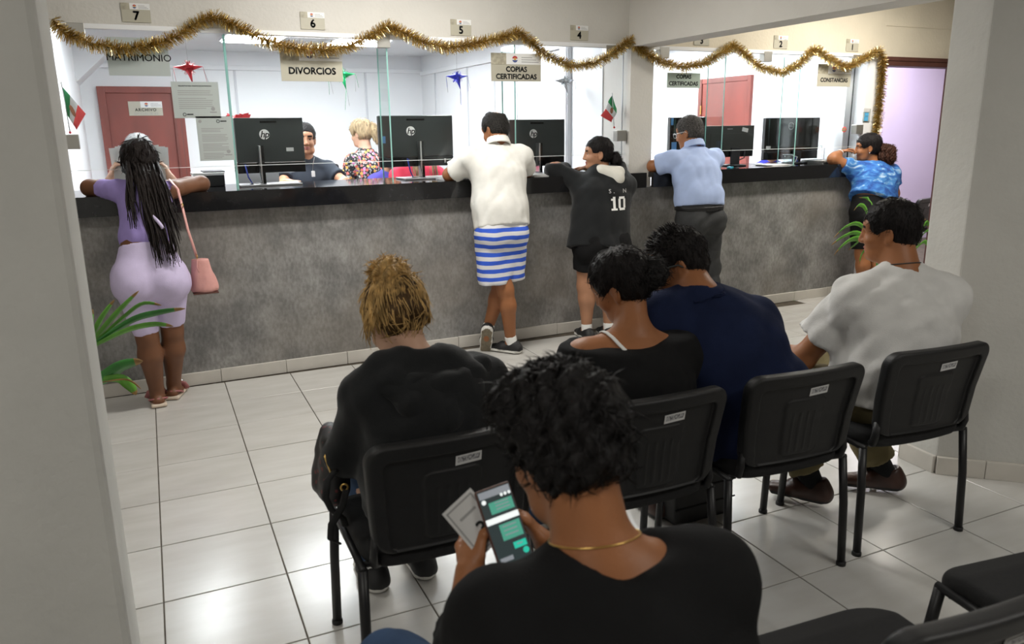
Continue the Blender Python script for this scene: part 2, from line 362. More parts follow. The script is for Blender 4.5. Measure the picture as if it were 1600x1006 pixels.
# ---------------------------------------------------------------- implicit surfaces
def seg(a, b, A, B=None, side=None, k=.02, capa=0, capb=0, op='u'):
    A = A if isinstance(A, (tuple, list)) else (A, A); B = A if B is None else B; B = B if isinstance(B, (tuple, list)) else (B, B)
    return dict(t='s', a=np.asarray(a, float), b=np.asarray(b, float), A=A, B=B, side=side, k=k, ca=capa, cb=capb, op=op)
def ball(c, r, R=None, k=.02, op='u'):
    r = r if isinstance(r, (tuple, list)) else (r, r, r)
    return dict(t='b', c=np.asarray(c, float), r=r, R=np.eye(3) if R is None else np.asarray(R), k=k, op=op)
def rbox(c, half, r, R=None, k=.005, op='u'):
    return dict(t='x', c=np.asarray(c, float), half=half, r=r, R=np.eye(3) if R is None else np.asarray(R), k=k, op=op)
def bb(p):
    if p['t'] == 's':
        m = max(*p['A'], *p['B']); return np.minimum(p['a'], p['b'])-m, np.maximum(p['a'], p['b'])+m
    if p['t'] == 'b': m = max(p['r']); return p['c']-m, p['c']+m
    m = np.abs(p['R'].T)@np.asarray(p['half']); return p['c']-m, p['c']+m
def ev(p, X, Y, Z):
    if p['t'] == 's':
        a, b = p['a'], p['b']; ax = b-a; Ln = np.linalg.norm(ax)+1e-9; ax = ax/Ln
        sd = p['side']
        if sd is None: sd = np.cross(ax, V3(0, 0, 1) if abs(ax[2]) < .9 else V3(1, 0, 0))
        sd = np.asarray(sd, float); sd = nrm(sd-ax*np.dot(sd, ax)); fr = np.cross(ax, sd)
        x = X-a[0]; y = Y-a[1]; z = Z-a[2]
        raw = x*ax[0]+y*ax[1]+z*ax[2]; h = np.clip(raw/Ln, 0, 1)
        w = p['A'][0]+h*(p['B'][0]-p['A'][0]); d = p['A'][1]+h*(p['B'][1]-p['A'][1])
        qx = x*sd[0]+y*sd[1]+z*sd[2]; qy = x*fr[0]+y*fr[1]+z*fr[2]; qz = raw-h*Ln
        rz = np.minimum(w, d)
        k0 = np.sqrt((qx/w)**2+(qy/d)**2+(qz/rz)**2)+1e-9; k1 = np.sqrt((qx/w**2)**2+(qy/d**2)**2+(qz/rz**2)**2)+1e-9
        D = k0*(k0-1)/k1
        if p['ca']: D = np.maximum(D, -raw)
        if p['cb']: D = np.maximum(D, raw-Ln)
        return D
    R = p['R']; c = p['c']; x = X-c[0]; y = Y-c[1]; z = Z-c[2]
    q = [x*R[i][0]+y*R[i][1]+z*R[i][2] for i in range(3)]
    if p['t'] == 'b':
        r = p['r']; k0 = np.sqrt(sum((q[i]/r[i])**2 for i in range(3)))+1e-9; k1 = np.sqrt(sum((q[i]/r[i]**2)**2 for i in range(3)))+1e-9
        return k0*(k0-1)/k1
    e = [np.abs(q[i])-(p['half'][i]-p['r']) for i in range(3)]
    return np.sqrt(sum(np.maximum(v, 0)**2 for v in e))+np.minimum(np.maximum(np.maximum(e[0], e[1]), e[2]), 0)-p['r']
def axis(lo, hi, h, fine):
    """grid line positions: spacing h, finer inside the given (lo, hi, step) ranges"""
    out = [lo]; x = lo
    while x < hi:
        s = h
        for a, b, f in fine:
            if a-h < x < b: s = min(s, f)
        x += s; out.append(x)
    return np.array(out)
_K = [np.random.default_rng(11+i).normal(size=3) for i in range(14)]; _K = [k/np.linalg.norm(k) for k in _K]
def folds(X, Y, Z, f, amp, seed=0, st=(1, 1, 1)):
    o = 0
    wx = .35*np.sin(4.1*X+9*Z+seed)+.25*np.sin(13*Y+7*X)
    for i in range(5):
        k = _K[(i+seed) % 14]*f*(1+.35*i)
        o = o+(1-2*np.abs(np.sin(X*k[0]*st[0]+Y*k[1]*st[1]+Z*k[2]*st[2]+wx*2.2+i*1.7)))/(1+.6*i)
    return o*amp*.5
def sdf(prims, h, fine=(), noise=None, cuts=(), pad=None, smooth=1):
    lo = np.min([bb(p)[0] for p in prims if p['op'] == 'u'], 0)-2.5*h; hi = np.max([bb(p)[1] for p in prims if p['op'] == 'u'], 0)+2.5*h
    xs, ys, zs = (axis(lo[i], hi[i], h, [(f[0][i], f[1][i], f[2]) for f in fine]) for i in range(3))
    F = np.full((len(xs), len(ys), len(zs)), 1., np.float32)
    for p in prims:
        l, u = bb(p); m = p['k']+3*h
        i0, i1 = np.searchsorted(xs, l[0]-m), np.searchsorted(xs, u[0]+m); j0, j1 = np.searchsorted(ys, l[1]-m), np.searchsorted(ys, u[1]+m); k0, k1 = np.searchsorted(zs, l[2]-m), np.searchsorted(zs, u[2]+m)
        if i1 <= i0 or j1 <= j0 or k1 <= k0: continue
        D = ev(p, xs[i0:i1, None, None], ys[None, j0:j1, None], zs[None, None, k0:k1]).astype(np.float32)
        G = F[i0:i1, j0:j1, k0:k1]; k = p['k']
        if p['op'] == 'u':
            hh = np.maximum(k-np.abs(D-G), 0)/k; F[i0:i1, j0:j1, k0:k1] = np.minimum(D, G)-hh*hh*k/4
        else:
            D = -D; hh = np.maximum(k-np.abs(D-G), 0)/k; F[i0:i1, j0:j1, k0:k1] = np.maximum(D, G)+hh*hh*k/4
    if noise is not None:
        I = np.nonzero(np.abs(F) < .04)
        F[I] += noise(xs[I[0]], ys[I[1]], zs[I[2]]).astype(np.float32)
    for pt, n in cuts:
        n = nrm(n); D = ((xs-pt[0])[:, None, None]*n[0]+(ys-pt[1])[None, :, None]*n[1]+(zs-pt[2])[None, None, :]*n[2]).astype(np.float32)
        F = np.maximum(F, D)
    return sdf_mesh(F, xs, ys, zs, smooth)
def sdf_mesh(F, xs, ys, zs, smooth=1):
    F[0] = F[-1] = 1; F[:, 0] = F[:, -1] = 1; F[:, :, 0] = F[:, :, -1] = 1
    Sg = F < 0; a, b, c = F.shape
    cnt = np.zeros((a-1, b-1, c-1), np.int8)
    for dx in (0, 1):
        for dy in (0, 1):
            for dz in (0, 1): cnt += Sg[dx:a-1+dx, dy:b-1+dy, dz:c-1+dz]
    I = np.nonzero((cnt > 0) & (cnt < 8)); n = len(I[0])
    ids = np.full((a-1, b-1, c-1), -1, np.int32); ids[I] = np.arange(n)
    pos = np.zeros((n, 3)); num = np.zeros(n); base = np.stack(I, 1)
    for ax in range(3):
        for u in (0, 1):
            for v in (0, 1):
                o0 = [0, 0, 0]; o0[(ax+1) % 3] = u; o0[(ax+2) % 3] = v; o1 = list(o0); o1[ax] = 1
                f0 = F[I[0]+o0[0], I[1]+o0[1], I[2]+o0[2]]; f1 = F[I[0]+o1[0], I[1]+o1[1], I[2]+o1[2]]
                cr = (f0 < 0) != (f1 < 0); t = np.where(cr, f0/np.where(cr, f0-f1, 1), 0)
                pp = base+np.array(o0); pp = pp.astype(float); pp[:, ax] += t
                pos[cr] += pp[cr]; num[cr] += 1
    pos /= num[:, None]
    V = np.stack([np.interp(pos[:, i], np.arange(len(q)), q) for i, q in enumerate((xs, ys, zs))], 1)
    Q = []
    for ax in range(3):
        u, v = (ax+1) % 3, (ax+2) % 3
        s0 = [slice(None)]*3; s1 = [slice(None)]*3; s0[ax] = slice(0, -1); s1[ax] = slice(1, None)
        A, B = Sg[tuple(s0)], Sg[tuple(s1)]; E = np.stack(np.nonzero(A != B), 1)
        ins = A[tuple(E.T)]
        q = []
        for du, dv in ((-1, -1), (0, -1), (0, 0), (-1, 0)):
            c_ = E.copy(); c_[:, u] += du; c_[:, v] += dv; q.append(ids[tuple(c_.T)])
        q = np.stack(q, 1); q[~ins] = q[~ins][:, ::-1]; Q.append(q)
    Q = np.concatenate(Q); Q = Q[(Q >= 0).all(1)]
    for _ in range(smooth):
        acc = np.zeros((n, 3)); deg = np.zeros(n)
        for e in range(4):
            i, j = Q[:, e], Q[:, (e+1) % 4]
            for ax in range(3): acc[:, ax] += np.bincount(i, V[j, ax], n)+np.bincount(j, V[i, ax], n)
            deg += np.bincount(i, minlength=n)+np.bincount(j, minlength=n)
        V = .45*V+.55*acc/np.maximum(deg, 1)[:, None]
    return V, Q
def largest(V, Q):
    """keep only the biggest connected piece"""
    n = len(V); lab = np.arange(n)
    for _ in range(400):
        m = lab[Q].min(1); new = lab.copy()
        for e in range(4): np.minimum.at(new, Q[:, e], m)
        new = new[new]
        if (new == lab).all(): break
        lab = new
    u, c = np.unique(lab, return_counts=True); keep = lab == u[c.argmax()]
    idx = np.cumsum(keep)-1; Q = Q[keep[Q].all(1)]
    return V[keep], idx[Q]
# ---------------------------------------------------------------- the setting
AL = .0227
def g2w(x, y):   # tile grid -> world
    return (x*math.cos(AL)+y*math.sin(AL), -x*math.sin(AL)+y*math.cos(AL))
floor = struct('floor')
box('floor_base', (-5, -8.2, -.12), (11.6, 6, -.004), 'grout', floor)
T = .423
def tile_me():
    h = T/2-.0024; b = .0015
    V = [(-h, -h, -.0045), (h, -h, -.0045), (h, h, -.0045), (-h, h, -.0045), (-h, -h, -b), (h, -h, -b), (h, h, -b), (-h, h, -b), (-h+b, -h+b, 0), (h-b, -h+b, 0), (h-b, h-b, 0), (-h+b, h-b, 0)]
    F = [(0, 1, 5, 4), (1, 2, 6, 5), (2, 3, 7, 6), (3, 0, 4, 7), (4, 5, 9, 8), (5, 6, 10, 9), (6, 7, 11, 10), (7, 4, 8, 11), (8, 9, 10, 11)]
    me = bpy.data.meshes.new('floor_tile'); me.from_pydata(V, [], F); me.materials.append(M['tile']); me.update(); return me
tme = tile_me()
for j in range(-1, 11):
    for i in range(-2, 19):
        cx, cy = (i+.5)*T, -(j+.5)*T
        if (j > 8 and i > 9) or cx < -.9 or (j == 10 and i > 6) or (j < 0 and i < 13): continue
        o = bpy.data.objects.new('floor_tile', tme); COL.objects.link(o); o.parent = floor
        x, y = g2w(cx, cy); o.location = (x, y, random.uniform(-.0004, .0004)); o.rotation_euler = (random.uniform(-.0008, .0008), random.uniform(-.0008, .0008), -AL)
# tiles of the rest of the floor, outside the photograph's view, as one laid surface
mb = MB()
for j in range(-1, 19):
    for i in range(-10, 23):
        cx, cy = (i+.5)*T, -(j+.5)*T
        if not ((j > 8 and i > 9) or cx < -.9 or (j == 10 and i > 6) or i > 18 or j > 10) or (j < 0): continue
        x, y = g2w(cx, cy); c, s = math.cos(AL), -math.sin(AL); h = T/2-.0025
        mb.add([(x+c*a-s*b, y+s*a+c*b, 0) for a, b in ((-h, -h), (h, -h), (h, h), (-h, h))], [(0, 1, 2, 3)])
mb.mk('outer_tiling', 'tile', floor, smooth=False, kind='stuff')

# counter front under the worktops, with its tile skirting
cf = struct('wall_counter_front')
box('cladding', (-.9, .03, 0), (6.27, .16, 1.125), 'concrete', cf)
bs = struct('baseboard_counter')
x = -.86
while x < 6.2:
    wd = min(T, 6.27-x)-.003
    box('skirting_tile', (x, .008+random.uniform(0, .003), 0), (x+wd, .03, .085+random.uniform(-.003, .003)), 'skirting', bs, bevel=.002); x += T
# worktops: two black stone slabs, the post between
def worktop(label, x0, x1, notch):
    t = thing('worktop', label, 'worktop', ((x0+x1)/2, .3, 1.125))
    y0 = -.045
    poly = [(x0, y0), (x1, y0), (x1, .028), (x1-notch, .028), (x1-notch, .66), (x0, .66)] if notch > 0 else [(x0, y0), (x1, y0), (x1, .66), (x0-notch, .66), (x0-notch, .028), (x0, .028)]
    MB().prism(poly, 1.205, 1.245).mk('slab', 'black_slab', t, smooth=False)
    poly = [(x0, y0), (x1, y0), (x1, y0+.03), (x0, y0+.03)]
    MB().prism(poly, 1.127, 1.205).mk('front_edge', 'black_slab', t, smooth=False)
    return t
worktop('long black polished stone worktop of the left counter, ends at the post', -.348, 3.735, .12)
worktop('shorter black polished stone worktop of the right counter, right of the post', 3.80, 6.24, -.03)
# post between the two bays, header above the glass
box('wall_center_post', (3.61, .03, 1.125), (3.825, .42, 2.9), 'plaster', None).__setitem__('kind', 'structure')
hd = struct('wall_header')
box('left_header', (-1.2, .05, 2.215), (3.612, .2, 2.9), 'plaster', hd)
box('right_header', (3.823, .05, 2.215), (6.40, .2, 2.9), 'plaster_warm', hd)
box('door_header', (6.40, .056, 2.215), (11.5, .2, 2.9), 'plaster_warm', hd)
box('beside_door', (7.56, .056, 0), (11.5, .2, 2.215), 'plaster_warm', hd)
box('over_door', (6.40, .056, 2.2), (7.56, .2, 2.215), 'plaster_warm', hd)
box('ridge', (6.42, .05, 2.47), (11.5, .0565, 2.476), 'plaster_warm', hd)
box('trim_1', (-.35, .048, 2.19), (3.61, .1, 2.217), 'office_white').__setitem__('kind', 'structure')
box('trim_2', (3.825, .048, 2.19), (6.21, .1, 2.217), 'office_white').__setitem__('kind', 'structure')
box('wall_right_post', (6.225, .05, 0), (6.405, .2, 2.216), 'office_white').__setitem__('kind', 'structure')
box('ceiling_beam', (3.60, -3.4, 2.2), (3.82, .05, 2.9), 'plaster').__setitem__('kind', 'structure')
# columns in front
box('wall_left_column', (-1.25, -3.3, 0), (-.126, -2.9, 2.9), 'plaster_grey', bevel=.018).__setitem__('kind', 'structure')
rc = struct('wall_right_column')
cp = [(3.28, -2.88), (3.262, -3.07), (3.56, -3.345), (4.1, -3.345), (4.1, -2.78), (3.56, -2.78)]
MB().prism(cp, 0, 2.9).mk('column', 'plaster_grey', rc, smooth=False, bevel=.008)
br = struct('baseboard_column')
for (a, b) in ((cp[0], cp[1]), (cp[1], cp[2]), (cp[2], cp[3]), (cp[5], cp[0])):
    a, b = np.array(a), np.array(b); d = nrm(b-a); n = np.array([-d[1], d[0]])*-1
    L_ = np.linalg.norm(b-a); k = max(1, round(L_/.22))
    if np.dot(n, (a+b)/2-np.array([3.8, -3.0])) < 0: n = -n
    for i in range(k):
        p, q = a+d*(L_*i/k+.001), a+d*(L_*(i+1)/k-.001)
        MB().prism([tuple(p), tuple(p+n*.02), tuple(q+n*.02), tuple(q)][::-1], 0, .085).mk('skirting_tile', 'skirting', br, smooth=False, bevel=.002)
# enclosing walls and ceilings
box('wall_left', (-4.1, -8.2, 0), (-4, .05, 2.9), 'plaster').__setitem__('kind', 'structure')
box('wall_right', (11.5, -8.2, 0), (11.6, 2.3, 2.9), 'plaster').__setitem__('kind', 'structure')
box('wall_back', (-4, -8.3, 0), (11.5, -8.2, 2.9), 'plaster').__setitem__('kind', 'structure')
box('wall_front_left', (-4, .05, 0), (-1.2, .2, 2.9), 'plaster').__setitem__('kind', 'structure')
box('ceiling', (-4.1, -8.3, 2.9), (11.6, 6, 3.0), 'ceiling').__setitem__('kind', 'structure')
box('wall_lilac', (6.26, 2.2, 0), (11.5, 2.3, 2.9), 'lilac').__setitem__('kind', 'structure')
# door opening on the right: brown frame
d2 = struct('door_2')
box('lintel', (6.40, .03, 2.12), (7.56, .2, 2.2), 'frame_brown', d2, bevel=.004)
box('lintel_lip', (6.40, .022, 2.165), (7.56, .03, 2.2), 'frame_brown', d2, bevel=.002)
box('jamb', (6.405, .035, 0), (6.44, .2, 2.12), 'frame_brown', d2, bevel=.003)
box('jamb', (7.50, .035, 0), (7.54, .2, 2.12), 'frame_brown', d2, bevel=.003)
# --- office behind the glass
of = struct('wall_office_back'); box('drywall', (-.45, 4.8, 0), (6.25, 4.9, 2.62), 'office_white', of)
box('cornice', (-.35, 4.765, 2.31), (3.6, 4.8, 2.36), 'office_white', of, bevel=.004)
for x in (1.28, 2.85): box('batten', (x-.012, 4.787, 0), (x+.012, 4.8, 2.31), 'office_trim', of)
ol = struct('wall_office_left'); box('drywall', (-.45, .2, 0), (-.35, 4.8, 2.62), 'office_white', ol)
MB().add([(-.35, 4.1, 2.519), (.08, 4.1, 2.519), (-.35, 4.1, 2.12), (-.35, 4.8, 2.519), (.08, 4.8, 2.519), (-.35, 4.8, 2.12)], [(0, 1, 2), (5, 4, 3), (1, 4, 5, 2), (0, 2, 5, 3), (0, 3, 4, 1)]).mk('trim_5', 'office_white', None, smooth=False, kind='structure')
op = struct('wall_office_partition'); box('drywall', (3.6, .42, 0), (3.7, 4.8, 2.62), 'office_white', op)
box('cornice', (3.565, .98, 2.28), (3.6, 4.765, 2.33), 'office_white', op, bevel=.004)
for y in (4.29, 3.26, 2.53, 2.0): box('batten', (3.590, y-.014, 0), (3.6, y+.014, 2.28), 'office_trim', op)
box('stud', (3.555, .92, 0), (3.6, 1.06, 2.62), 'office_white', op, bevel=.004)
box('stud_edge', (3.547, .93, 0), (3.555, .96, 2.5), 'office_trim', op)
orr = struct('wall_office_right'); box('drywall', (6.15, .2, 0), (6.25, 4.8, 2.62), 'office_white', orr)
box('ceiling_office', (-.45, .2, 2.52), (6.25, 4.9, 2.56), 'office_white').__setitem__('kind', 'structure')
# red doors
d1 = struct('door_1')
box('leaf', (-.11, 4.765, 0), (.56, 4.798, 2.045), 'door_red', d1, bevel=.004)
for a, b in ((-.19, -.11), (.56, .68)): box('jamb', (a, 4.75, 0), (b, 4.80, 2.115), 'door_red', d1, bevel=.004)
box('lintel', (-.11, 4.75, 2.045), (.56, 4.80, 2.115), 'door_red', d1, bevel=.004)
box('shadow_gap', (.572, 4.746, 0), (.584, 4.751, 2.05), 'door_dark', d1)
box('shadow_gap', (.63, 4.746, 0), (.642, 4.751, 2.1), 'door_dark', d1)
MB().tube([(.50, 4.765, 1.03), (.50, 4.70, 1.03), (.42, 4.69, 1.03)], .011).mk('door_handle', 'silver', d1)
d3 = struct('door_3')
box('leaf', (6.118, 1.49, 0), (6.149, 2.24, 2.07), 'door_red', d3, bevel=.004)
box('jamb', (6.105, 2.24, 0), (6.15, 2.30, 2.125), 'door_dark', d3, bevel=.003)
box('jamb', (6.11, 1.44, 0), (6.15, 1.49, 2.125), 'door_red', d3, bevel=.003)
box('lintel', (6.11, 1.49, 2.07), (6.15, 2.24, 2.125), 'door_red', d3, bevel=.003)
for z in (.3, 1.05, 1.78): box('hinge', (6.10, 2.232, z-.05), (6.106, 2.248, z+.05), 'gold', d3)
# ceiling light panels of the office; unlabelled ones are unseen, added for light
def panel(x, y, label=None, g=None, sx=.30, sy=.30):
    t = thing('ceiling_light', label, 'ceiling light', (x, y, 2.485), g) if label else bpy.data.objects['ceiling_office']
    mb = MB(); mb.box((x-sx-.02, y-sy-.02, 2.49), (x+sx+.02, y+sy+.02, 2.52)); mb.mk('frame' if label else 'unseen_light_frame', 'office_white', t, smooth=False)
    box('diffuser' if label else 'unseen_light_diffuser', (x-sx, y-sy, 2.48), (x+sx, y+sy, 2.4899), 'lamp_white', t)
panel(1.27, 3.15, 'square ceiling light panel just right of the first green glass edge', None, .26, .30)
panel(2.32, 3.1, 'square ceiling light panel behind the sign that reads DIVORCIOS', None, .26, .30)
panel(1.3, 1.5)
panel(2.8, 1.4)
panel(.35, 1.3)
panel(4.6, 1.3)
panel(5.5, 2.6)
panel(5.3, .95)  # unseen extra panel added to brighten the right bay
panel(4.7, 3.6)
# --- glazing: front panes with a pass-through gap, fins standing on the worktop, clamps
GB = 1.395
def pane(n, x0, x1, clamps):
    w_ = struct(n)
    mb = MB(); mb.add([(x0, .075, GB), (x1, .075, GB), (x1, .075, 2.2), (x0, .075, 2.2)], [(0, 1, 2, 3)])
    mb.mk('pane', 'glass', w_, smooth=False)
    box('pane_edge', (x0, .071, GB-.003), (x1, .079, GB), 'edge_line', w_)
    for x, z, s in clamps: 
        box('clamp', (x-.045, .045, z-.042), (x+.045, .105, z+.042), 'steel', w_, bevel=.003)
pane('window_1', -.335, .634, [(-.163, 2.175, 1), (-.27, 1.56, 1)])
pane('window_2', .644, 1.668, [(1.645, 2.178, 1)])
pane('window_3', 1.678, 2.628, [])
pane('window_4', 2.638, 3.605, [(3.44, 2.165, 1), (3.551, 1.534, 1)])
pane('window_5', 3.83, 4.585, [(3.94, 2.168, 1)])
pane('window_6', 4.595, 5.425, [(5.016, 2.165, 1)])
pane('window_7', 5.435, 6.215, [(6.07, 2.165, 1), (6.19, 1.55, 1)])
def fin(n, x, y1):
    f = struct(n); y0 = .085
    for s in (-.0045, .0045):
        MB().add([(x+s, y0, 1.246), (x+s, y1, 1.246), (x+s, y1, 2.19), (x+s, y0, 2.19)], [(0, 1, 2, 3)]).mk('fin_pane', 'fin_glass', f, smooth=False)
    box('front_edge', (x-.0045, y0-.003, 1.246), (x+.0045, y0, 2.19), 'glass_edge', f)
    box('rear_edge', (x-.0045, y1, 1.246), (x+.0045, y1+.003, 2.19), 'glass_edge', f)
for k, (x, y1) in enumerate(((.639, .14), (1.673, .30), (2.633, .30), (4.590, .30), (5.430, .28))): fin(f'window_{8+k}', x, y1)
MB().tube([(6.142, .12, 1.25), (6.142, .12, 2.19)], .006, 6).mk('trim_3', 'ink', None).__setitem__('kind', 'structure')
MB().tube([(3.585, .10, 1.25), (3.585, .10, 2.19)], .005, 6).mk('trim_4', 'office_trim', None).__setitem__('kind', 'structure')

# ---------------------------------------------------------------- signs, papers
def emblem(mb, x, y, z, r):
    u, v = V3(1, 0, 0), V3(0, 0, 1)
    mb.ngon((x, y, z), u, v, r, 16, .15, math.pi-.15, 1); mb.ngon((x, y-.0002, z-r*.1), u, v, r, 14, math.pi+.25, 2*math.pi-.25, 2)
    mb.ngon((x, y-.0006, z), u, v, r*.42, 12, 0, 2*math.pi, 3)
mat('emb_red', (.45, .05, .06)); mat('emb_blue', (.08, .11, .28)); mat('emb_gold', (.65, .38, .08))
EMB = ['ink', 'emb_red', 'emb_blue', 'emb_gold']
def plate(name, label, x0, x1, z0, z1, y, lines, size, head=True, white_at=.30, wz=.62, dark=True):
    t = thing(name, label, 'sign', ((x0+x1)/2, y, z0))
    w_, h_ = x1-x0, z1-z0
    box('board', (x0, y-.003, z0), (x1, y, z1), 'sign_beige', t, bevel=.001)
    if head:
        zs = z0+h_*wz
        if dark: box('pattern_band', (x0, y-.0042, zs), (x0+w_*white_at, y-.003, z1), 'sign_dark', t)
        box('white_band', (x0+w_*white_at, y-.0045, zs+.002), (x1, y-.003, z1), 'sign_white', t)
        e = MB(); emblem(e, x0+w_*(white_at+.17), y-.005, (zs+z1)/2, h_*(1-wz)*.28); e.mk('crest', EMB, t, smooth=False)
        ln = MB()
        for i in range(3): ln.box((x0+w_*(white_at+.30), y-.0052, zs+(z1-zs)*(.62-.2*i)), (x0+w_*(white_at+.30+(.22, .30, .35)[i]), y-.0046, zs+(z1-zs)*(.68-.2*i)))
        ln.mk('small_print', 'ink_grey', t, smooth=False, kind='stuff')
        zc = (z0+zs)/2
    else: zc = (z0+z1)/2
    n = len(lines)
    for i, s in enumerate(lines):
        text('lettering', s, size, 'ink', ((x0+x1)/2, y-.0045, zc+(n-1)*size*.5-i*size*1.02), t, bold=.038)
    return t
for n, x, extra in (('7', .16, 'above the window signed MATRIMONIO'), ('6', 1.182, 'above the DIVORCIOS window'), ('5', 2.203, 'between the second and third garland peaks'), ('4', 3.154, 'left of the post'), ('3', 4.30, 'half hidden by the ceiling beam'), ('2', 5.146, 'right of the ceiling beam'), ('1', 6.0, 'nearest the doorway')):
    plate('number_plate', f'small beige number plate reading {n}, {extra}', x-.077, x+.077, 2.232, 2.337, .048, [n], .068, wz=.66)
plate('divorcios_sign', 'beige plastic sign reading DIVORCIOS hung on the glass', .963, 1.361, 1.916, 2.125, .068, ['DIVORCIOS'], .058, wz=.60)
plate('copias_sign', 'beige plastic sign reading COPIAS CERTIFICADAS left of the post', 2.436, 2.840, 1.934, 2.128, .068, ['COPIAS', 'CERTIFICADAS'], .050, wz=.60)
plate('constancias_sign', 'beige plastic sign reading CONSTANCIAS in the last window', 5.622, 6.036, 1.928, 2.12, .068, ['CONSTANCIAS'], .049, wz=.58)
t = thing('copias_paper', 'greenish laminated paper reading COPIAS CERTIFICADAS in heavy lettering, right of the post', 'sign', (4.145, .068, 1.9))
box('sheet', (3.985, .066, 1.902), (4.318, .068, 2.02), 'paper_green', t)
for i, s in enumerate(('COPIAS', 'CERTIFICADAS')): text('lettering', s, .044, 'ink', (4.15, .0655, 1.988-i*.053), t, bold=.04)
t = thing('matrimonio_paper', 'white paper reading MATRIMONIO taped to the glass under the garland', 'sign', (.145, .068, 1.93))
box('sheet', (-.022, .066, 1.935), (.311, .068, 2.15), 'paper_grey', t)
text('lettering', 'MATRIMONIO', .0555, 'ink', (.148, .0655, 2.036), t, bold=.008)
def notice(label, x0, x1, z0, z1, head, rows, q, seed, tilt=.0):
    t = thing('notice', label, 'notice', ((x0+x1)/2, .07, z0))
    box('sheet', (x0, .067, z0), (x1, .069, z1), 'paper_grey', t)
    w_ = x1-x0; h_ = z1-z0; rr = random.Random(seed)
    if head: text('heading', head, .0092, 'ink', ((x0+x1)/2, .0665, z1-.025), t, bold=.03)
    ln = MB()
    z = z1-(.055 if head else .075)
    for i in range(rows):
        if rr.random() < .08: z -= .010
        ln.box((x0+w_*.12+(0 if head else 0), .0662, z), (x0+w_*(.86-.25*rr.random()**3), .0669, z+.0035)); z -= (h_-.11)/rows
    ln.mk('small_print', 'ink_grey', t, smooth=False, kind='stuff')
    if q:
        mb = MB(); c = (x0+w_*.22, .0666, z0+.022) if head else (x0+w_*.62, .0666, z1-.03)
        mb.tube([(c[0]+.009*math.cos(a), .0664, c[2]+.009*math.sin(a)) for a in np.linspace(0, 6.28, 13)], .0018, 5); mb.box((c[0]+.014, .066, c[2]-.003), (c[0]+.05, .0668, c[2]+.004)); mb.mk('crest', 'ink', t)
        mb = MB(); c = (x1-w_*.16, .0666, z0+.055); mb.ngon((c[0], c[1], c[2]), (1, 0, 0), (0, 0, 1), .012, 12); mb.box((c[0]-.02, .066, c[2]-.024), (c[0]+.02, .0666, c[2]-.017))
        if not head: mb.ngon((x0+.022, .0666, z1-.03), (1, 0, 0), (0, 0, 1), .010, 12)
        mb.mk('stamp', 'ink_grey', t, smooth=False, kind='stuff')
notice('printed requirements sheet taped to the glass right of the MATRIMONIO sign, upper of two', .305, .575, 1.69, 1.905, 'REQUISITOS PARA TRAMITE DE MATRIMONIO', 9, True, 3)
notice('typed letter with round stamps taped to the glass, lower of the two notices', .425, .632, 1.43, 1.70, None, 17, True, 5)
t = plate('archivo_sign', 'white and cream sign reading ARCHIVO OFICIALIA 02 on the red door', .105, .455, 1.80, 1.955, 4.762, [], .05, white_at=.36, wz=.55, dark=False)
text('lettering', 'ARCHIVO', .044, 'ink', (.28, 4.757, 1.862), t, bold=.03, space=1.2); text('lettering', 'OFICIALIA 02', .036, 'ink_grey', (.28, 4.757, 1.819), t, space=1.2)

# ---------------------------------------------------------------- garland
GP = [(-.269, 2.227), (-.236, 2.171), (-.193, 2.138), (-.07, 2.098), (.093, 2.078), (.268, 2.115), (.416, 2.185), (.494, 2.249), (.587, 2.279), (.657, 2.249), (.711, 2.226), (.856, 2.157), (1.008, 2.116), (1.208, 2.106), (1.375, 2.127), (1.55, 2.204), (1.663, 2.272), (1.749, 2.243), (1.904, 2.176), (2.088, 2.144), (2.28, 2.179), (2.478, 2.22), (2.62, 2.268), (2.706, 2.219), (2.836, 2.122), (3.052, 2.046), (3.274, 2.074), (3.472, 2.171), (3.575, 2.248), (3.677, 2.177), (3.862, 2.092), (4.081, 2.058), (4.304, 2.096), (4.495, 2.19), (4.592, 2.243), (4.698, 2.186), (4.88, 2.073), (5.134, 2.031), (5.346, 2.119), (5.498, 2.244), (5.644, 2.169), (5.888, 2.093), (6.158, 2.192), (6.29, 2.251), (6.35, 2.158), (6.36, 2.018), (6.365, 1.848), (6.363, 1.618), (6.347, 1.42)]
gp = np.array([(x, .0, z) for x, z in GP]); dl = np.r_[0, np.cumsum(np.linalg.norm(np.diff(gp, axis=0), axis=1))]
gt = thing('tinsel_garland', 'gold tinsel garland draped in swags along the header and down the door frame', 'garland', (3, 0, 1.45))
MB().tube([tuple(p) for p in gp], .004, 5).mk('cord', 'tinsel_b', gt)
n = 25000
s = rng.uniform(0, dl[-1], n)
C = np.stack([np.interp(s, dl, gp[:, i]) for i in range(3)], 1)
tg = np.stack([np.interp(s+.02, dl, gp[:, i])-np.interp(s-.02, dl, gp[:, i]) for i in range(3)], 1); tg /= np.linalg.norm(tg, axis=1)[:, None]
D = rng.normal(size=(n, 3)); D -= tg*(D*tg).sum(1)[:, None]*.85; D /= np.linalg.norm(D, axis=1)[:, None]
D = D+tg*.25
Ls = rng.uniform(.027, .056, n)[:, None]; Wd = np.cross(D, rng.normal(size=(n, 3))); Wd /= np.linalg.norm(Wd, axis=1)[:, None]; Wd *= .0017
E = C+D*Ls+np.array([0, -.004, -.004])
E[:, 1] = np.minimum(E[:, 1], .044)
Vt = np.stack([C-Wd, C+Wd, E+Wd*.8, E-Wd*.8], 1).reshape(-1, 3)
mk('tinsel', Vt, np.arange(4*n).reshape(-1, 4), ['tinsel_a', 'tinsel_b', 'tinsel_c'], gt, smooth=False, mi=rng.integers(0, 3, n), kind='stuff')

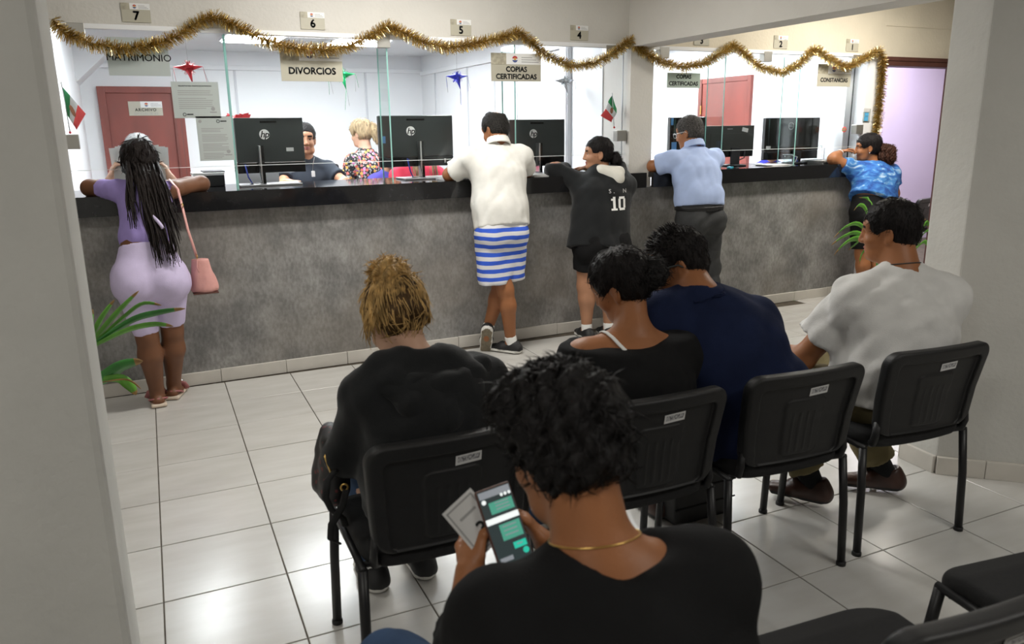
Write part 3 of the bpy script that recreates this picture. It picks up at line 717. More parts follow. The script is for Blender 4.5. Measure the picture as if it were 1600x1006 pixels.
# ---------------------------------------------------------------- flags, pinatas
def flag(label, top, tip, quad):
    """cloth from pole: quad = 4 corners (pole top, free top, free bottom, pole bottom)"""
    t = thing('flag', label, 'flag', tuple(tip))
    MB().tube([top, tip], .003, 6).mk('pole', 'silver', t)
    a, b, c, d = [np.array(q, float) for q in quad]
    V = []; F = []; mi = []; nu, nv = 12, 5
    for i in range(nu+1):
        for j in range(nv+1):
            u, v = i/nu, j/nv; p = (1-v)*((1-u)*a+u*b)+v*((1-u)*d+u*c); p = p+np.array([0, .012*math.sin(u*7+v*2), 0]); V.append(p)
    for i in range(nu):
        for j in range(nv):
            k = i*(nv+1)+j; F.append((k, k+1, k+nv+2, k+nv+1)); mi.append(min(2, i*3//nu))
    o = mk('cloth', V, F, ['flag_green', 'white', 'flag_red'], t, mi=mi)
    sm = o.modifiers.new('solid', 'SOLIDIFY'); sm.thickness = .002
    ce = (a+b+c+d)/4+np.array([0, -.016, 0]); mb = MB()
    rr = np.linalg.norm(a-d)*.17; ux = nrm(b-a); uy = nrm(a-d)
    mb.ngon(ce, ux, uy, rr, 14); mb.ngon(ce+V3(0, -.002, 0), ux, uy, rr*.6, 9); mb.mk('crest', 'pot', t, smooth=False)
    MB().lathe([(.001, 0), (.007, .004), (.008, .010), (.002, .018)], (tip[0], tip[1], tip[2]), 10).mk('red_tip', 'red', t)
flag('small Mexican flag leaning against the far left end of the window', (-.278, .14, 1.90), (-.27, .14, 1.605), [(-.277, .14, 1.875), (-.257, .14, 1.85), (-.135, .14, 1.69), (-.252, .14, 1.615)][:1]+[(-.175, .14, 1.72), (-.235, .14, 1.63), (-.275, .14, 1.72)])
flag('small Mexican flag drooping above the grey clamp box left of the post', (3.52, .15, 1.862), (3.545, .15, 1.59), [(3.522, .15, 1.845), (3.42, .15, 1.69), (3.522, .15, 1.64), (3.572, .15, 1.74)])
def pinata(label, c, m, r, seed, rot=0):
    t = thing('pinata', label, 'pinata', c); c = np.array(c); rr = random.Random(seed)
    MB().lathe([(.001, -.3*r), (.22*r, -.2*r), (.3*r, 0), (.22*r, .2*r), (.001, .3*r)], c, 12).mk('core', m, t)
    dirs = [(-1, .1, .05), (1, -.1, .1), (.15, -.3, -1), (.1, 1, .1), (-.05, -.2, .55)]
    tips = []
    for d, fl in zip(dirs, (1, 1, 1.15, .8, .5)):
        d = nrm(np.array(d)); e = c+d*r*fl
        MB().tube([c+d*.12*r, c+d*.5*r*fl, e], [.27*r, .13*r, .012*r], 8).mk('cone', m, t); tips.append(e)
    mb = MB()
    for i in range(110):
        d = nrm(np.array([rr.gauss(0, 1) for _ in range(3)])); mb.tube([c+d*.2*r, c+d*(.42+.2*rr.random())*r], .0012, 3)
    mb.mk('fringe', m, t, kind='stuff')
    for e in (tips[0], tips[1], tips[2]):
        for q in range(2):
            l = r*(.9+.6*rr.random()); x = .012*rr.uniform(-1, 1); mb2 = MB().tube([e, e+V3(x, 0, -.4*l), e+V3(x*2+.01*rr.random(), .01, -l)], .0013, 4); mb2.mk('streamer', m if q else 'ink_grey', t)
    MB().tube([c+V3(0, 0, .25*r), c+V3(0, 0, 2.485-c[2])], .0008, 4).mk('thread', 'ink_grey', t)
pinata('red star pinata hanging above the two notices', (.466, .75, 2.035), 'foil_red', .095, 1)
pinata('green star pinata hanging right of the DIVORCIOS sign', (1.72, 1.5, 2.055), 'foil_green', .11, 2)
pinata('blue star pinata hanging above the second monitor', (2.45, .75, 2.005), 'foil_blue', .09, 3)
pinata('silver star pinata hanging left of the right-hand flag', (3.43, .75, 1.985), 'foil_silver', .095, 4)
t = thing('ornament', 'small round red and green paper ornament on the white wall by the last monitor', 'ornament', (6.14, .19, 1.55))
mb = MB(); mb.ngon((6.147, .185, 1.55), (0, -1, 0), (0, 0, 1), .026, 18, mi=0, th=.003); mb.mk('disc', ['flag_red'], t, smooth=False)
MB().box((6.140, .163, 1.538), (6.144, .207, 1.545)).mk('band', 'flag_green', t, smooth=False); MB().box((6.140, .168, 1.555), (6.144, .202, 1.562)).mk('band', 'flag_green', t, smooth=False)
t = thing('wall_calendar', 'small white and blue card holder on the right end of the last window', 'card holder', (6.25, .045, 1.63))
box('sleeve', (6.215, .040, 1.62), (6.305, .049, 1.735), 'paper_grey', t, bevel=.001); box('blue_card', (6.225, .036, 1.625), (6.275, .0399, 1.665), 'clear_blue', t); box('blue_card', (6.228, .036, 1.668), (6.278, .0399, 1.70), 'clear_blue', t)
box('white_card', (6.205, .035, 1.705), (6.285, .0395, 1.74), 'paper', t)
# ---------------------------------------------------------------- monitors and desk things
ZT = 1.2455
def monitor(name, label, x0, x1, z0, z1, y, kind, sx=None, sticker=None, note=None, ry=0):
    xc = (x0+x1)/2; t = thing('monitor', label, 'monitor', (xc, y, ZT))
    w_, h_ = x1-x0, z1-z0
    body = {'hp': 'monitor_black', 'gloss': 'monitor_gloss', 'olive': 'monitor_olive'}[kind]
    box('back_cover', (x0, y-.012, z0+h_*.20), (x1, y+.028, z1), body, t, bevel=.004)
    box('lower_band', (x0, y-.010, z0), (x1, y+.026, z0+h_*.198), 'monitor_band', t, bevel=.004)
    box('screen', (x0+.008, y+.0281, z0+h_*.21), (x1-.008, y+.0295, z1-.008), 'screen_grey', t)
    if kind == 'hp':
        box('vent_slot', (xc-w_*.13, y-.0135, z1-h_*.095), (xc+w_*.11, y-.0121, z1-h_*.06), 'monitor_band', t)
        lx, lz, r = x0+w_*.42, z0+h_*.70, .034
        g = MB(); g.ngon((lx, y-.0145, lz), (1, 0, 0), (0, 0, 1), r, 32, th=.0015); d = g.mk('logo_disc', 'sign_white', t, smooth=False)
        text('logo_lettering', 'hp', .062, 'monitor_band', (lx+.001, y-.0165, lz-.001), t, bold=.012, shear=.25, space=.92)
        sxx = sx if sx else xc-w_*.07
        MB().box((sxx-.020, y-.075, ZT+.012), (sxx-.008, y-.013, z0+h_*.50)).mk('stand', 'silver', t, smooth=False, bevel=.002)
        MB().box((sxx-.0079, y-.07, ZT+.012), (sxx+.012, y-.013, z0+h_*.50)).mk('stand_side', 'monitor_band', t, smooth=False)
        box('foot', (sxx-.17, y-.15, ZT), (sxx+.24, y+.08, ZT+.012), 'silver', t, bevel=.003)
        MB().tube([(sxx-.09, y-.02, z0+.05), (sxx-.115, y-.05, z0+.06), (sxx-.105, y-.08, ZT+.06), (sxx-.08, y-.06, ZT+.016)], .005, 6).mk('cable', 'cable_blue', t)
        MB().tube([(sxx+.02, y-.014, z0+.09), (sxx-.03, y-.09, z0+.03), (sxx-.02, y-.10, ZT+.02), (sxx-.1, y-.09, ZT+.016)], .003, 5).mk('cable', 'monitor_band', t)
    else:
        sxx = sx if sx else xc
        box('stand', (sxx-.05, y-.03, ZT+.015), (sxx+.05, y-.0125, z0+.08), 'black_plastic', t, bevel=.004)
        MB().lathe([(.115, 0), (.115, .010), (.05, .016)], (sxx, y-.0, ZT), 24).mk('foot', 'black_plastic', t)
        if kind == 'olive':
            box('raised_panel', (x0+.05, y-.0155, z0+h_*.22), (x1-.04, y-.0121, z1-h_*.24), 'monitor_olive', t, bevel=.003)
            box('maker_mark', (xc-.04, y-.0135, z1-h_*.115), (xc+.02, y-.0121, z1-h_*.095), 'ink_grey', t)
            MB().tube([(x1-.10, y-.012, z0+.05), (x1-.12, y-.03, z0-.01), (x1-.19, y-.03, z0-.035), (sxx+.06, y-.03, z0-.02)], .005, 6).mk('cable', 'black_plastic', t)
        else:
            g = MB(); c = (x0+w_*.46, y-.0135, z1-h_*.20); g.tube([(c[0]+.032*math.cos(a), c[1], c[2]+.032*math.sin(a)) for a in np.linspace(0, 6.283, 25)], .002, 5, caps=False); g.mk('logo_ring', 'silver', t)
            text('logo_lettering', 'D\u2200LL' if False else 'DELL', .020, 'silver', (c[0], y-.0135, c[2]), t, bold=.03)
            MB().tube([(xc+.0, y-.013, z0+.04), (xc+.03, y-.06, z0+.02), (xc-.01, y-.08, z0-.02), (xc-.02, y-.07, ZT+.012)], .006, 6).mk('cable', 'paper', t)
            MB().tube([(xc+.03, y-.013, z0+.03), (xc+.045, y-.05, z0-.01), (xc+.03, y-.06, ZT+.012)], .006, 6).mk('cable', 'cable_blue', t)
    if sticker:
        a, b, w2, h2, an = sticker; cx, cz = x0+w_*a, z0+h_*b; R = np.array(Matrix.Rotation(an, 3, 'Y'))
        MB().box((-w2/2, -.001, -h2/2), (w2/2, 0, h2/2), R=R, c=(cx, y-.0128, cz)).mk('sticker', 'paper', t, smooth=False)
    for (a, b, w2, h2) in note or ():
        box('blue_note', (x0+w_*a, y-.0135, z0+h_*b), (x0+w_*a+w2, y-.0121, z0+h_*b+h2), 'blue_note', t)
    return t
monitor('m', 'black computer monitor seen from behind, left of the clerk in a dark T-shirt', .687, 1.143, 1.326, 1.696, .42, 'hp', .845, (.78, .42, .05, .025, 0))
monitor('m', 'large black computer monitor from behind, nearest right of the floral blouse, with a blue note', 1.685, 2.262, 1.335, 1.704, .42, 'hp', 1.995, (.88, .10, .012, .03, 0), [(.03, .47, .03, .05)])
monitor('m', 'black computer monitor from behind, partly hidden by the man in the white polo', 2.742, 3.238, 1.304, 1.669, .42, 'hp', 2.99)
monitor('m', 'dark monitor with blue notes behind the grey-haired man', 4.29, 4.69, 1.305, 1.678, .42, 'gloss', 4.45, None, [(.02, .82, .025, .06), (.05, .22, .055, .08)])
monitor('m', 'older dark olive monitor with a crooked white sticker right of the grey-haired man', 4.64, 5.19, 1.325, 1.60, .36, 'olive', 4.97, (.80, .86, .07, .035, .2))
monitor('m', 'wide glossy black monitor left of the woman in the tie-dye shirt', 5.322, 6.0, 1.285, 1.665, .36, 'gloss', 5.72, (.07, .30, .055, .025, 0))
def sheets(label, x, y, z, w_, d_, n, m='paper', ang=0, seed=1, g=None):
    t = thing('paper_stack', label, 'papers', (x, y, z), g); rr = random.Random(seed)
    for i in range(n):
        a = ang+rr.uniform(-.12, .12); c, s = math.cos(a), math.sin(a); dx, dy = rr.uniform(-.02, .02), rr.uniform(-.02, .02)
        P = [(x+dx+c*u-s*v, y+dy+s*u+c*v) for u, v in ((-w_/2, -d_/2), (w_/2, -d_/2), (w_/2, d_/2), (-w_/2, d_/2))]
        MB().prism(P, z+i*.005, z+i*.005+.0045).mk('sheet', m if i % 3 else 'paper', t, smooth=False)
sheets('loose papers by the left monitor foot', .26, .45, ZT, .22, .25, 3, 'paper_grey', .2, 2)
sheets('papers in front of the second monitor, left of the polo shirt', 2.16, .12, ZT, .24, .2, 3, 'paper', .1, 3)
sheets('papers in front of the man in the white polo', 2.47, .12, ZT, .2, .22, 3, 'paper_grey', -.1, 4)
sheets('pile of papers beside the elbow of the woman in tie-dye', 5.93, .24, ZT, .26, .22, 6, 'paper', .15, 5)
sheets('white sheet lying on the right counter by the olive monitor', 5.30, .2, ZT, .26, .2, 2, 'paper', 0, 6)
sheets('papers at the left end of the right counter', 3.94, .2, ZT, .18, .2, 4, 'paper', .05, 7)
sheets('papers below the third monitor', 2.84, .13, ZT, .2, .16, 3, 'paper', .1, 8)
def bx(name, label, cat, parts, loc):
    t = thing(name, label, cat, loc)
    for nme, lo, hi, m, bv in parts: box(nme, lo, hi, m, t, bevel=bv)
    return t
bx('document_tray', 'black document tray with white papers right of the braided woman', 'tray', [('tray', (.42, .46, ZT), (.60, .70, ZT+.075), 'black_plastic', .004), ('paper', (.40, .45, ZT+.0751), (.60, .69, ZT+.092), 'paper', .001), ('lid', (.47, .5, ZT+.0921), (.61, .7, ZT+.10), 'black_plastic', .002)], (.5, .55, ZT))
bx('desk_phone', 'black desk phone at the left end of the right counter', 'phone', [('base', (3.86, .42, ZT), (4.06, .62, ZT+.05), 'black_plastic', .006), ('handset', (3.87, .47, ZT+.0501), (4.05, .52, ZT+.08), 'black_plastic', .01)], (3.96, .5, ZT))
bx('white_box', 'white paper box behind the foot of the left monitor', 'box', [('body', (.70, .56, ZT), (.98, .70, ZT+.085), 'paper', .003), ('lid', (.695, .555, ZT+.0851), (.985, .705, ZT+.095), 'sign_white', .002)], (.84, .63, ZT))
bx('keyboard', 'black keyboard under the third monitor', 'keyboard', [('case', (3.0, .12, ZT), (3.22, .2, ZT+.018), 'black_plastic', .003), ('keys', (3.01, .125, ZT+.0181), (3.21, .195, ZT+.024), 'monitor_band', .001)], (3.1, .16, ZT))
bx('card_holder', 'clear acrylic holder beside the last monitor', 'holder', [('back', (6.03, .42, ZT), (6.13, .424, ZT+.16), 'fin_glass', 0), ('rim', (6.03, .418, ZT+.155), (6.13, .426, ZT+.16), 'edge_line', 0), ('side', (6.125, .415, ZT), (6.13, .428, ZT+.16), 'edge_line', 0)], (6.08, .42, ZT))
t = thing('plastic_cup', 'clear plastic cup on the right counter left of the glossy monitor', 'cup', (5.49, .22, ZT)); MB().lathe([(.038, 0), (.045, .09), (.043, .09), (.036, .004)], (5.49, .22, ZT), 20).mk('cup', 'fin_glass', t); MB().tube([(5.49+.045*math.cos(a), .22+.045*math.sin(a), ZT+.09) for a in np.linspace(0, 6.283, 21)], .002, 5).mk('rim', 'edge_line', t)
bx('eraser', 'small turquoise object on the right counter by the light blue shirt', 'eraser', [('block', (4.63, .02, ZT), (4.68, .05, ZT+.014), 'teal', .004), ('sleeve', (4.64, .018, ZT), (4.66, .052, ZT+.0155), 'clear_blue', .002)], (4.65, .03, ZT))
bx('dark_card', 'small dark upright card left of the braided woman on the counter', 'card', [('card', (-.145, .18, ZT), (-.135, .24, ZT+.065), 'frame_brown', .001), ('card_back', (-.134, .18, ZT), (-.125, .24, ZT+.07), 'ink', .001)], (-.14, .2, ZT))
# poinsettia behind the left monitor
t = thing('poinsettia', 'red paper flower bow showing over the top of the left monitor', 'flower', (.80, .9, 1.66))
rr = random.Random(4)
for i in range(16):
    a = rr.random()*6.28; e = rr.uniform(-.1, .9); c = V3(.78+rr.uniform(-.06, .06), .9, 1.70); d = V3(math.cos(a)*math.cos(e), math.sin(a)*.5, math.sin(e)); u = nrm(np.cross(d, V3(.3, 1, .2)))*.018; l = .06
    MB().add([c, c+d*l*.5+u, c+d*l, c+d*l*.5-u, c+d*l*.5+V3(0, -.006, .006)], [(0, 1, 4), (1, 2, 4), (2, 3, 4), (3, 0, 4)]).mk('petal', 'red', t)
MB().tube([(.78, .9, 1.70), (.78, .9, 1.5), (.80, .9, .74)], .006, 5).mk('stem', 'leaf_dark', t)
MB().lathe([(.05, 0), (.07, .12), (.06, .12), (.05, .02)], (.80, .9, .74), 16).mk('pot', 'pot', t)
# desks behind the worktops carry the flower
for x0, x1, lb in ((.55, 3.3, 'white clerks desk behind the left counter'), (3.95, 5.3, 'white clerks desk behind the right counter')):
    bx('clerk_desk', lb, 'desk', [('top', (x0, .70, .70), (x1, 1.02, .738), 'office_white', .004)]+[('leg', (x, y, 0), (x+.05, y+.05, .6999), 'steel', 0) for x in (x0, x1-.05) for y in (.7, .97)], ((x0+x1)/2, .9, 0))

# ---------------------------------------------------------------- waiting chairs
def chair_proto():
    t = thing('waiting_chair', 'x', 'chair', (0, 0, 0))
    # back shell: curved plate, thick rim, recessed panel with ribs
    def warp(V):
        V = V.copy(); V[:, 1] += -.10*(V[:, 2]-.47)*(V[:, 2] > .47)-.10*np.clip(V[:, 2]-.62, 0, 1)+.55*V[:, 0]**2*.55; return V
    P = [rbox((0, .004, .655), (.247, .021, .178), .020)]
    P[0]['half'] = (.247, .021, .178)
    pr = [seg((-.165, .004, .745), (.165, .004, .745), (.021, .085), side=(0, 1, 0), k=.03), seg((-.150, .004, .56), (.150, .004, .56), (.021, .085), side=(0, 1, 0), k=.03)]
    # outline by rounded boxes of different widths
    def outline(hw, hh, th, r, y, zc): return dict(t='o', hw=hw, hh=hh, th=th, r=r, y=y, zc=zc)
    xs = np.arange(-.27, .2701, .0055); ys = np.arange(-.035, .0451, .0045); zs = np.arange(.44, .86, .0055)
    X, Y, Z = xs[:, None, None], ys[None, :, None], zs[None, None, :]
    def rr2(hw, hh, r, zc, taper):
        hwz = hw*(1-taper*(zc+hh-Z)/(2*hh)); qx = np.abs(X)-(hwz-r); qz = np.abs(Z-zc)-(hh-r)
        return np.sqrt(np.maximum(qx, 0)**2+np.maximum(qz, 0)**2)+np.minimum(np.maximum(qx, qz), 0)-r
    d2 = rr2(.245, .168, .055, .640, .10); y0 = -.022; y1 = .026
    e = np.maximum(y0-Y, Y-y1); F = np.sqrt(np.maximum(d2+.012, 0)**2+np.maximum(e+.012, 0)**2)+np.minimum(np.maximum(d2+.012, e+.012), 0)-.012
    rec = rr2(.198, .142, .022, .620, .10)
    F = np.maximum(F, -np.maximum(rec, Y-(-.006)))
    plate_ = rr2(.085, .105, .022, .60, .12)
    F = np.minimum(F, np.maximum(np.maximum(plate_, -.0125-Y), Y-.005))
    for xr in (-.045, -.015, .015, .045):
        rib = np.maximum(np.maximum(np.abs(X-xr)-.004, np.abs(Z-.585)-.075), np.maximum(-.0165-Y, Y)); F = np.minimum(F, rib)
    F = F.astype(np.float32)
    V, Q = nets(F, xs, ys, zs, 1)
    mk('backrest', warp(V), Q, 'black_plastic', t)
    lab = np.array([(-.040, -.0138, .714), (.036, -.0138, .718), (.036, -.0138, .748), (-.040, -.0138, .744)])+V3(.045, 0, 0)
    lab[:, 1] += .006; lab = warp(lab); lab[:, 1] -= .0008
    o = mk('asset_sticker', np.r_[lab, lab+V3(0, .0006, 0)], [(0, 1, 2, 3), (7, 6, 5, 4)], 'paper', t, smooth=False)
    lab2 = lab.copy(); c = lab2.mean(0); lab2 = c+(lab2-c)*np.array([.86, 1, .7]); lab2[:, 1] -= .0006
    mk('print', lab2, [(0, 1, 2, 3)], 'tag_print', o, smooth=False)
    # seat: padded pan
    xs = np.arange(-.275, .2751, .010); ys = np.arange(-.02, .49, .010); zs = np.arange(.375, .5, .008); X, Y, Z = xs[:, None, None], ys[None, :, None], zs[None, None, :]
    qx, qy = np.abs(X)-(.245-.085), np.abs(Y-.235)-(.225-.085); d2 = np.sqrt(np.maximum(qx, 0)**2+np.maximum(qy, 0)**2)+np.minimum(np.maximum(qx, qy), 0)-.085
    zb = .424-.028*np.clip(1-(X/.24)**2, 0, 1)*np.clip(1-((Y-.16)/.2)**2, 0, 1); e = np.maximum(zb-Z, Z-.482)
    F = (np.sqrt(np.maximum(d2+.022, 0)**2+np.maximum(e+.022, 0)**2)+np.minimum(np.maximum(d2+.022, e+.022), 0)-.022).astype(np.float32)
    V, Q = nets(F, xs, ys, zs, 1)
    V[:, 2] += -.35*np.clip(V[:, 1]-.36, 0, 1)-.10*np.clip(.25-np.abs(V[:, 0]), 0, .25)*0
    mk('seat', V, Q, 'black_fabric', t)
    for s in (-1, 1):
        MB().tube([(s*.260, 0, 0), (s*.256, .012, .25), (s*.25, .03, .425)], .0150, 10).mk('leg', 'black_metal', t)
        MB().tube([(s*.260, .445, 0), (s*.256, .43, .25), (s*.25, .41, .425)], .0150, 10).mk('leg', 'black_metal', t)
        MB().tube([(s*.25, .02, .428), (s*.25, .42, .428)], .0115, 8).mk('side_rail', 'black_metal', t)
        MB().tube([(s*.215, .008, .53), (s*.222, .006, .478), (s*.222, .016, .445), (s*.20, .05, .428), (s*.15, .09, .425)], .0165, 8, flat=.7).mk('back_bracket', 'black_plastic', t)
        for y in (0, .445): MB().lathe([(.018, 0), (.018, .012), (.0152, .016)], (s*.260, y, 0), 10).mk('foot_cap', 'black_plastic', t)
    MB().tube([(-.25, .06, .422), (.25, .06, .422)], .010, 8).mk('cross_bar', 'black_metal', t)
    MB().tube([(-.25, .38, .422), (.25, .38, .422)], .010, 8).mk('cross_bar', 'black_metal', t)
    return t
def nets(F, xs, ys, zs, smooth=1):
    return sdf_mesh(F, xs, ys, zs, smooth)
CH = []
def place_chair(x, y, rz, label, g):
    o = chair0 if not CH else copy_tree(chair0)
    CH.append(o); o.location = (x, y, 0); o.rotation_euler = (0, 0, rz); o['label'] = label; o['group'] = g
    return o
chair0 = chair_proto()
place_chair(.708, -3.385, -.03, 'black plastic waiting chair under the woman with the blond bun', 'front row of waiting chairs')
place_chair(1.39, -3.40, -.05, 'black waiting chair under the woman in the off-shoulder black top', 'front row of waiting chairs')
place_chair(1.975, -3.42, -.08, 'black waiting chair under the man in the navy shirt', 'front row of waiting chairs')
place_chair(2.60, -3.445, -.10, 'black waiting chair under the man in the white T-shirt, beside the column', 'front row of waiting chairs')
place_chair(.66, -4.50, -.06, 'black waiting chair carrying the man with the phone in the foreground', 'second row of waiting chairs')
place_chair(1.255, -4.535, -.08, 'empty blurred black chair in the bottom right corner, backrest edge in view', 'second row of waiting chairs')
place_chair(1.965, -4.565, -.15, 'empty black chair at the right frame edge, only its seat in view', 'second row of waiting chairs')
place_chair(7.82, .50, .25, 'black chair beyond the doorway against the lilac wall', 'chair beyond the doorway')
# ---------------------------------------------------------------- people
def Rz(a): c, s = math.cos(a), math.sin(a); return np.array([[c, -s, 0], [s, c, 0], [0, 0, 1.]])
def Rx(a): c, s = math.cos(a), math.sin(a); return np.array([[1., 0, 0], [0, c, -s], [0, s, c]])
def Ry(a): c, s = math.cos(a), math.sin(a); return np.array([[c, 0, s], [0, 1., 0], [-s, 0, c]])
def headR(yaw, down, roll): return Rz(math.radians(yaw))@Rx(-math.radians(down))@Ry(math.radians(roll))
def lerp(a, b, t): return np.asarray(a, float)*(1-t)+np.asarray(b, float)*t

def head_prims(c, R, sc=1., jaw=1., nose=1., ears=True):
    W = lambda *p: c+R@(np.array(p)*sc)
    s = sc; p = []
    p.append(ball(W(0, -.012, .035), (.073*s, .094*s, .088*s), R.T, .01))
    p.append(ball(W(0, .028, -.015), (.064*s, .066*s, .088*s), R.T, .02*s))
    p.append(seg(W(-.020*jaw, .052, -.088), W(.020*jaw, .052, -.088), .032*s, k=.035*s))           # jaw
    p.append(ball(W(0, .078, -.096), (.020*s, .016*s, .015*s), R.T, .02*s))                          # chin
    p.append(ball(W(0, .068, .035), (.055*s, .026*s, .030*s), R.T, .025*s))                          # brow
    for q in (-1, 1):
        p.append(ball(W(q*.036, .062, -.032), (.026*s, .025*s, .024*s), R.T, .02*s))                 # cheek
        p.append(ball(W(q*.031, .098, .004), (.018*s, .015*s, .011*s), R.T, .012*s, 's'))            # eye socket
    p.append(seg(W(0, .092, .012), W(0, .107, -.030), (.008*s, .010*s), (.012*s*nose, .013*s*nose), side=R@V3(1, 0, 0), k=.012*s))
    for q in (-1, 1): p.append(ball(W(q*.011, .098, -.034), (.009*s, .010*s, .008*s), R.T, .008*s))
    p.append(ball(W(0, .086, -.060), (.024*s, .014*s, .0075*s), R.T, .006*s)); p.append(ball(W(0, .084, -.071), (.021*s, .013*s, .0085*s), R.T, .006*s))
    p.append(ball(W(0, .100, -.0652), (.024*s, .010*s, .0018*s), R.T, .003*s, 's'))
    if ears:
        for q in (-1, 1):
            Re = R@Rz(q*.35)
            p.append(ball(W(q*.077, -.012, -.008), (.009*s, .019*s, .032*s), Re.T, .010*s)); p.append(ball(W(q*.074, -.006, -.034), (.008*s, .011*s, .012*s), Re.T, .008*s))
            p.append(ball(W(q*.087, -.008, -.004), (.007*s, .011*s, .018*s), Re.T, .006*s, 's'))
    return p
def hand_prims(w, d, n, th, curl=.5, sc=1., spread=.0):
    """wrist point, direction to the knuckles, palm normal, thumb side sign"""
    d = nrm(d); n = np.asarray(n, float); n = nrm(n-d*np.dot(n, d)); s = np.cross(n, d)*th; w = np.asarray(w, float)
    p = [seg(w-d*.02*sc, w+d*.030*sc, (.026*sc, .019*sc), (.034*sc, .015*sc), side=s, k=.012), seg(w+d*.030*sc, w+d*.078*sc, (.034*sc, .015*sc), (.039*sc, .012*sc), side=s, k=.012)]
    for i, (o, l) in enumerate(((.030, .068), (.010, .078), (-.011, .074), (-.031, .058))):
        a = w+d*(.082-.004*abs(i-1))*sc+s*o*sc; t = .0
        for k, fl in enumerate((.45, .32, .26)):
            t += curl*(.55, 1., .85)[k]; dd = (d*math.cos(t)+n*math.sin(t))+s*o*spread*8
            b = a+nrm(dd)*l*fl*1.12*sc; p.append(seg(a, b, (.0095-.0011*k)*sc, (.0088-.0011*k)*sc, k=.004)); a = b
    a = w+d*.022*sc+s*.028*sc; t = .35*curl
    for k, (l, r) in enumerate(((.042, .0125), (.032, .0105), (.026, .0095))):
        dd = nrm(d*(.62+.15*k)+s*(.62-.25*k)+n*(.25+t*k*.8)); b = a+dd*l*sc; p.append(seg(a, b, r*sc, (r-.001)*sc, k=.006)); a = b
    return p
DM = dict(pel=(.165, .115), wai=(.150, .110), che=(.170, .118), ua=.050, el=.040, wr=.027, fo=.043, th=.085, kn=.056, ca=.057, an=.037, nk=.056, sh=.050, gl=.085)
def parts_of(J, D):
    """torso, arm and leg primitives, each with a growth g"""
    rs = nrm(np.subtract(J['shr'], J['shl'])); rh = nrm(np.subtract(J['hpr'], J['hpl']))
    P = {k: np.array(v, float) for k, v in J.items() if isinstance(v, tuple) and len(v) == 3 and k != 'head'}
    for s in 'lr': P['sh'+s][2] -= J.get('shd', .022)
    mid = lambda d, g, f=1.: (d[0]*f+g, d[1]*f+g)
    def torso(g, k=.04, lower=True):
        q = []
        if lower: q.append(seg(P['pel'], P['wai'], mid(D['pel'], g), mid(D['wai'], g), rh, k))
        q.append(seg(P['wai'], P['che'], mid(D['wai'], g), mid(D['che'], g), rs, k))
        up = lerp(P['che'], P['nb'], .50); q.append(seg(P['che'], up, mid(D['che'], g), mid(D['che'], g, .60), rs, k))
        for s in ('l', 'r'):
            q.append(seg(P['nb']-V3(0, 0, .030), P['sh'+s], D['nk']*.72+g*.7, D['sh']+g*.7, k=k)); q.append(seg(lerp(P['che'], P['sh'+s], .45), P['sh'+s], D['sh']+.01+g, D['sh']+g, k=k))
        if 'bel' in P: q.append(ball(P['bel'], tuple(x+g for x in D['belr']), None, .06))
        if 'bust' in J:
            for b in J['bust']: q.append(ball(b, .075+g, None, .05))
        return q
    def glutes(g):
        f = nrm(np.cross(V3(0, 0, 1), rh)); q = []
        for s in ('l', 'r'): q.append(ball(P['hp'+s]-f*J.get('glb', .045)+V3(0, 0, J.get('glz', -.02)), D['gl']+g, None, .05))
        return q
    def arm(s, g0, g1, fr=2.):
        S0, E, W = P['sh'+s], P['el'+s], P['wr'+s]; q = []
        if fr <= 1:
            q.append(seg(S0, lerp(S0, E, fr), D['ua']+g0, D['ua']+(D['el']-D['ua'])*fr+g1, k=.03, capb=1 if fr < 1.999 and g0 else 0))
        else:
            q.append(seg(S0, E, D['ua']+g0, D['el']+g1, k=.03)); f = fr-1
            if g0: q.append(seg(E, lerp(E, W, f), D['el']+g1, D['fo']*.5+D['wr']*.5+g1*.8, k=.03, capb=1))
            else: q += [seg(E, lerp(E, W, .3), D['el'], D['fo'], k=.03), seg(lerp(E, W, .3), W, D['fo'], D['wr'], k=.03)]
        return q
    def leg(s, g0, g1, fr=2., k=.03, kk=None):
        H, K, A = P['hp'+s], P['kn'+s], P['an'+s]
        if kk: K = np.array(kk[s])
        q = []; f = nrm(np.cross(rh, A-K)); f = -f if np.dot(f, nrm(np.cross(V3(0, 0, 1), rh))) > 0 else f
        c = lerp(K, A, .30)+f*.012
        if fr <= 1: q.append(seg(H, lerp(H, K, fr), D['th']+g0, D['th']+(D['kn']-D['th'])*fr+g1, k=k, capb=1))
        else:
            q.append(seg(H, K, D['th']+g0, D['kn']+(g0+g1)/2, k=k))
            if g0: q.append(seg(K, lerp(K, A, fr-1), D['kn']+(g0+g1)/2, D['an']+g1+(D['ca']-D['an'])*.35, k=k, capb=1))
            else: q += [seg(K, c, D['kn'], D['ca'], k=k), seg(c, A, D['ca'], D['an'], k=k)]
        return q
    return P, torso, glutes, arm, leg, rs, rh
def loc_bb(prims): return np.min([bb(p)[0] for p in prims], 0), np.max([bb(p)[1] for p in prims], 0)
